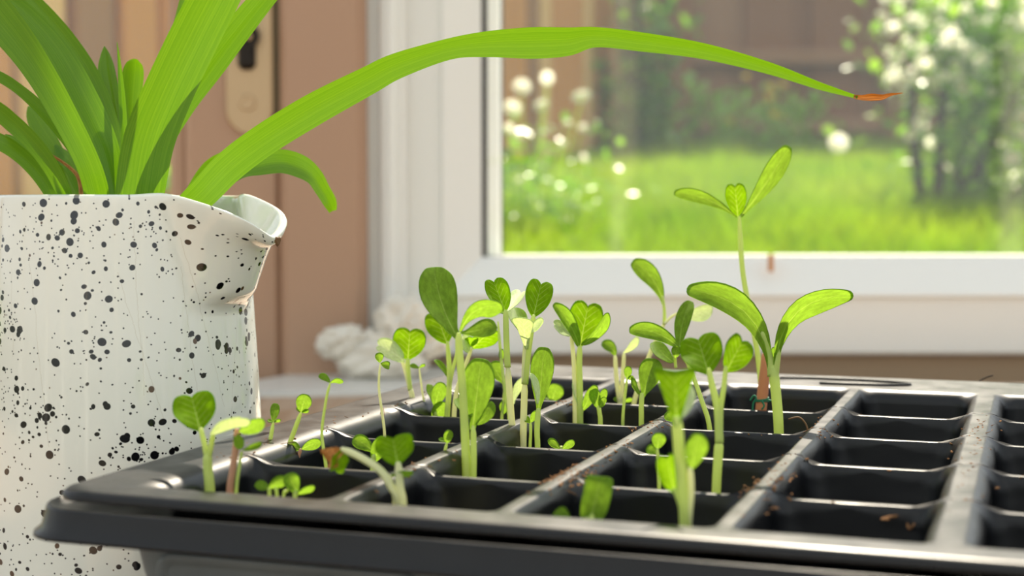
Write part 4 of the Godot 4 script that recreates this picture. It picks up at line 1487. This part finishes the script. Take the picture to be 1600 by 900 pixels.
	leaf("oval", 783, 566, 784, 545, 9, {"cup": 0.6})
	leaf("spoon", 803, 632, 820, 590, 18, {"mat": "glare_leaf", "roll": 35, "bow": -4})
	sprout(R4, 904, 660, "seedling with wide fan of three bright leaves on two tall pale stems")
	stem([P(899, 660), P(898, 600), P(896, 560), P(892, 519)], 5.0, 3.0, "stem_pale")
	stem([P(906, 660), P(906, 605), P(905, 570), P(906, 540)], 5.0, 4.6)
	leaf("heart", 906, 543, 920, 471, 54, {"cup": 0.3, "dv": 0.1})
	leaf("long", 905, 543, 865, 475, 24, {"bow": 6, "roll": 30, "cup": 0.4, "dv": -0.1})
	leaf("long", 908, 540, 948, 489, 22, {"bow": 7, "roll": 42, "cup": 0.4, "dv": -0.15})
	leaf("heart", 893, 524, 865, 506, 24, {"mat": "glare_leaf", "roll": 48, "dv": -0.1})
	sprout(R4, 909, 661, "short seedling with pale upright leaf at the foot of the fan-leaved seedling")
	stem([P(908, 661), P(908, 650), P(909, 636)], 3.4, 3)
	leaf("long", 908, 642, 896, 597, 14, {"mat": "glare_leaf", "roll": 45})
	leaf("oval", 910, 643, 931, 602, 20, {"roll": 25})
	sprout(R4, 937, 662, "short seedling with a tight cluster of three small leaves, right of the fan-leaved plant's foot")
	stem([P(938, 662), P(937, 648), P(935, 634)], 3.8, 3.4)
	leaf("oval", 934, 638, 927, 607, 19, {"cup": 0.3})
	leaf("oval", 936, 636, 946, 607, 13, {"roll": 20})
	leaf("oval", 936, 637, 946, 622, 12, {"roll": -30, "dv": -0.1})
	sprout(R4, 974, 665, "thin seedling with one small upright leaf and a bud, left of the round spoon leaf")
	stem([P(973, 665), P(975, 630), P(980, 592)], 2.8, 2.2)
	leaf("oval", 980, 593, 982, 572, 13, {"cup": 0.3})
	leaf("oval", 980, 593, 990, 589, 9, {"roll": 25})
	sprout(R4, 1002, 659, "seedling with a single rounded spoon leaf left of the big blurred funnel")
	stem([P(1002, 659), P(1002, 636), P(1003, 614)], 4.2, 4.0)
	leaf("spoon", 1003, 622, 1020, 560, 38, {"cup": 0.18, "bow": 2, "dv": 0.1})
	leaf("long", 1002, 618, 988, 588, 12, {"roll": 48, "bow": -3})
	sprout(R4, 1108, 672, "leaning seedling with one level leaf and one dark upright leaf above the blurred funnel")
	stem([P(1109, 672), P(1096, 625), P(1078, 575), P(1062, 540)], 4.2, 3.2)
	stem([P(1056, 575, 0.1), P(1055, 560, 0.1), P(1058, 545, 0.05)], 2.4, 2.2, "stem", false)
	leaf("long", 1060, 543, 983, 516, 27, {"bow": 10, "roll": 18, "cup": 0.3})
	leaf("long", 1062, 541, 1079, 470, 26, {"bow": -4, "dv": 0.25, "roll": -15, "cup": 0.3})
	leaf("long", 1052, 566, 1021, 534, 24, {"roll": 15, "dv": 0.25, "bow": -2})
	leaf("oval", 1055, 560, 1058, 540, 16, {"dv": -0.02})
	sprout(R4, 1216, 680, "stout seedling with two big drooping paddle leaves spread wide, right of the copper stake")
	stem([P(1217, 680), P(1213, 620), P(1207, 570)], 7.6, 8.4)
	leaf("spoon", 1204, 590, 1073, 453, 45, {"bow": 42, "roll": 22, "cup": 0.28, "dv": -0.1})
	leaf("spoon", 1212, 585, 1333, 461, 40, {"bow": -44, "roll": 30, "cup": 0.3, "dv": -0.1})
	stem([P(1206, 588), P(1201, 550), P(1188, 516, -0.02)], 7, 5, "stem", false)
	stem([P(1211, 588), P(1217, 540), P(1229, 503, -0.02)], 6, 4.6, "stem", false)
	leaf("oval", 1207, 574, 1209, 542, 9, {"cup": 0.5})
	# ------------ last row
	sprout(R5, 864, 634, "small seedling with a round leaf half hidden behind the ridge, right of the spoon-leaved plant")
	stem([P(864, 640), P(864, 630)], 3, 3)
	leaf("oval", 862, 628, 871, 600, 28, {"cup": 0.2})
	leaf("oval", 866, 625, 848, 617, 14, {"roll": 45})
	sprout(R5, 969, 640, "forked seedling with a drooping lime leaf and a white folded one, in the last row")
	stem([P(969, 642), P(969, 620)], 5.0, 4.4, "stem_pale")
	stem([P(968, 628), P(963, 590), P(961, 555)], 3.8, 3.2, "stem_pale", false)
	stem([P(970, 628), P(973, 590), P(975, 552)], 3.8, 3.0, "stem_pale", false)
	leaf("oval", 962, 557, 940, 536, 20, {"roll": 30, "bow": 5})
	leaf("oval", 974, 552, 996, 526, 15, {"mat": "glare_leaf", "roll": 40, "bow": 3})
	leaf("oval", 971, 628, 959, 622, 8, {"roll": 35})
	leaf("oval", 974, 628, 988, 623, 8, {"roll": 35})
	sprout(R5, 991, 636, "tall slanting seedling with a tilted lime leaf against the white window frame")
	stem([P(989, 640), P(1003, 590), P(1016, 552), P(1031, 520), P(1038, 505)], 4.2, 3.2, "stem_pale")
	stem([P(1038, 507), P(1038, 485), P(1035, 462)], 3.2, 2.2, "stem", false)
	stem([P(1038, 506, -0.02), P(1049, 495), P(1062, 488)], 2.2, 2.0, "stem_pale", false)
	leaf("spoon", 1037, 478, 988, 408, 31, {"bow": 10, "roll": 10, "dv": 0.1})
	leaf("spoon", 1058, 490, 1114, 484, 28, {"mat": "glare_leaf", "bow": 3, "roll": 25, "dv": 0.3})
	sprout(R5, 1186, 612, "tallest seedling, its three pale leaves raised before the green lawn on a long thin stem")
	stem([P(1190, 625), P(1184, 555), P(1172, 490), P(1160, 420), P(1155, 338)], 4.6, 4.0)
	leaf("spoon", 1152, 340, 1053, 301, 22, {"bow": 9, "roll": 12, "dv": 0.1})
	leaf("heart", 1153, 339, 1148, 286, 33, {"cup": 0.3, "dv": 0.04})
	leaf("spoon", 1156, 340, 1232, 228, 32, {"bow": 4, "cup": 0.3, "dv": 0.12})
	leaf("oval", 1158, 336, 1172, 320, 9, {"roll": 30, "dv": 0.1})


func make_small_things() -> void:
	# copper-coloured stake with a green thread
	var v := 7.45
	var foot := row_at(1188, 655, v)
	foot.y = SOIL
	var t := thing("plant_stake", foot, "copper brown wooden stake tied with green thread beside the tallest seedling", "stake")
	var a := row_at(1189, 640, v)
	var b := row_at(1196, 572, v)
	var tip := row_at(1195, 552, v)
	var z := -a.z / FPX
	var mb := MB.new()
	tube(mb, [Vector3(0, -0.001, 0), a - foot, a.lerp(b, 0.5) - foot, b - foot, b.lerp(tip, 0.6) - foot, tip - foot], [9.0 * z, 9.0 * z, 8.8 * z, 8.0 * z, 6.4 * z, 3.6 * z], 9)
	part("stick", mb, mats.stake_wood, t)
	var k0 := a.lerp(b, 0.22)
	t = thing("green_thread", k0, "green thread knotted round the copper brown stake with loose ends", "thread")
	mb = MB.new()
	for q in 3:
		var run := []
		var rr := []
		for k in 19:
			var s := TAU * k / 18.0
			run.append(Vector3(cos(s) * 10.2 * z, (q - 1) * 2.4 * z + sin(s + q) * 1.6 * z, sin(s) * 10.2 * z))
			rr.append(1.1 * z)
		tube(mb, run, rr, 6)
	part("loop", mb, mats.string, t)
	for e in [[P(1182, 622), P(1177, 630), P(1176, 641)], [P(1182, 622), P(1178, 618), P(1172, 626)], [P(1198, 624), P(1206, 626), P(1212, 622)], [P(1190, 626), P(1194, 634), P(1190, 640)]]:
		mb = MB.new()
		var run := []
		for p in e:
			run.append(row_at(p.x, p.y, v - 0.16) - k0)
		run = smooth(run, 5)
		var rr := []
		rr.resize(run.size())
		rr.fill(1.5 * z)
		tube(mb, run, rr, 6)
		part("loose_end", mb, mats.string, t)
	# crumbs of compost on the ridges
	var shape := MB.new()
	box(shape, Vector3(-0.5, -0.3, -0.3), Vector3(0.5, 0.3, 0.3), 0.16)
	var mm := MultiMesh.new()
	mm.transform_format = MultiMesh.TRANSFORM_3D
	mm.mesh = shape.build()
	var where := []
	var spots := [[-1.6, 5.2, 0.3, 110], [-1.6, 6.55, 0.25, 30], [-1.6, 5.9, 0.5, 34], [-0.885, 5.3, 0.5, 70], [-0.885, 6.6, 0.5, 24], [-0.215, 6.6, 0.9, 110], [-0.215, 5.6, 0.6, 30], [-2.2, 7.1, 0.15, 34], [-2.2, 5.2, 0.5, 20], [-1.6, 7.7, 0.25, 12]]
	for s in spots:
		for k in s[3]:
			where.append([s[0] + rng.randfn(0, 0.04), s[1] + rng.randfn(0, s[2] * 0.5)])
	for k in 220:                                                    # and along the cross ridges and the left rim
		if k % 3 == 0:
			where.append([-2.98 + rng.randfn(0, 0.05), rng.randf_range(5.0, 8.0)])
		else:
			where.append([rng.randf_range(-2.7, 0.6), rows[1 + rng.randi() % 4] + rng.randfn(0, 0.012)])
	mm.instance_count = where.size()
	for k in where.size():
		var q: Array = where[k]
		var near_row := 9.0
		for r in rows:
			near_row = minf(near_row, absf(q[1] - r))
		var near_col := 9.0
		for c in cols:
			near_col = minf(near_col, absf(q[0] - c))
		var y := -0.0004 - (0.0024 if near_col > 0.13 and q[0] > -2.83 else 0.0) - maxf(0.0, near_col - 0.03) * (0.03 if near_col < 0.13 and q[0] > -2.83 else 0.0)
		var big := rng.randf()
		var sc := Vector3(lerpf(0.0005, 0.0016, big * big), lerpf(0.0004, 0.0009, rng.randf()), lerpf(0.0004, 0.0012, rng.randf()))
		if rng.randf() < 0.2:
			sc = Vector3(rng.randf_range(0.002, 0.005), 0.0003, 0.0003)
		mm.set_instance_transform(k, Transform3D(Basis.from_euler(Vector3(rng.randf_range(-0.5, 0.5), rng.randf() * TAU, rng.randf_range(-0.5, 0.5))).scaled_local(sc), tray(q[0], q[1], y + sc.y * 0.3)))
	var mi := MultiMeshInstance3D.new()
	mi.name = "compost_crumbs"
	mi.multimesh = mm
	mi.material_override = mats.crumb
	add_child(mi, true)
	tag(mi, "brown crumbs and fibres of compost scattered on the tray ridges", "crumbs", "", "stuff")
	# dried root tangle on the front right ridge, a straw and a twig
	var at := row_at(1413, 806, 5.19)
	t = thing("dry_root", at, "tangle of dry brown root hanging over the ridge in the front right cell", "root")
	mb = MB.new()
	for k in 9:
		var run := [Vector3(0, 0.001, 0)]
		var d := Vector3(rng.randfn(0, 0.4), -0.7, rng.randfn(0.2, 0.3))
		for j in 4:
			d = (d + Vector3(rng.randfn(0, 0.5), rng.randfn(0, 0.4), rng.randfn(0, 0.2))).normalized()
			run.append(run[-1] + d * 0.0022)
		run = smooth(run, 4)
		var rr := []
		for j in run.size():
			rr.append(lerpf(0.00042, 0.0002, float(j) / run.size()))
		tube(mb, run, rr, 5)
	part("fibres", mb, mats.crumb, t)
	var items := [["dry_straw", "curved pale straw lying on the ridge right of the stout seedling", "straw", [P(1232, 655), P(1248, 652), P(1258, 661), P(1262, 671)], 6.62, 1.3, "clay_chip"], ["twig", "short dark twig standing up from the back rim on the right", "twig", [P(1530, 595), P(1540, 590), P(1552, 586)], 8.4, 1.6, "bark"]]
	for it in items:
		var o := row_at(it[3][0].x, it[3][0].y, it[4])
		mb = MB.new()
		var run := []
		for p in it[3]:
			run.append(row_at(p.x, p.y, it[4]) - o)
		run = smooth(run, 5)
		var rr := []
		rr.resize(run.size())
		rr.fill(it[5] * 0.45 / FPX)
		tube(mb, run, rr, 6)
		var g := part(it[0], mb, mats[it[6]], self, o)
		tag(g, it[1], it[2])
	# crumpled tissue on the white board: a loose fold below, a bunched lump above
	var n := FastNoiseLite.new()
	n.seed = 14
	n.frequency = 1.0
	n.fractal_type = FastNoiseLite.FRACTAL_RIDGED
	n.fractal_octaves = 3
	var c := pl(596, 555, 0.955)
	t = thing("crumpled_tissue", Vector3(c.x, 0.004, c.z), "crumpled off-white paper tissue in the corner by the door post", "tissue")
	var px := 0.955 / FPX
	for lump in [[0.0, 26.0, 120.0, 52.0, 0.0, 30.0], [-62.0, 52.0, 62.0, 34.0, 0.3, 26.0], [36.0, 84.0, 74.0, 50.0, 0.1, 30.0], [84.0, 62.0, 44.0, 46.0, -0.4, 26.0]]:
		mb = MB.new()
		var rws := []
		for a_ in 25:
			var th := PI * a_ / 24.0
			var r := []
			for b_ in 48:
				var ph := TAU * b_ / 48.0
				var d := Vector3(sin(th) * cos(ph), cos(th), sin(th) * sin(ph))
				var f := 0.72 + 0.42 * n.get_noise_3dv(d * 1.1 + Vector3(lump[0], lump[1], 0) * 0.1) + 0.16 * n.get_noise_3dv(d * 2.6 + Vector3(lump[1], lump[0], 3))
				var p := Vector3(d.x * lump[2] * 0.62, d.y * lump[3] * 0.8, d.z * lump[5]) * f * px
				p = p.rotated(Vector3.FORWARD, -lump[4]) + Vector3(lump[0], lump[1] + 6.0, 0) * px
				p.y = maxf(p.y, 0.0003)
				r.append(p)
			rws.append(r)
		mb.grid(rws, [], true)
		part("fold", mb, mats.tissue, t)
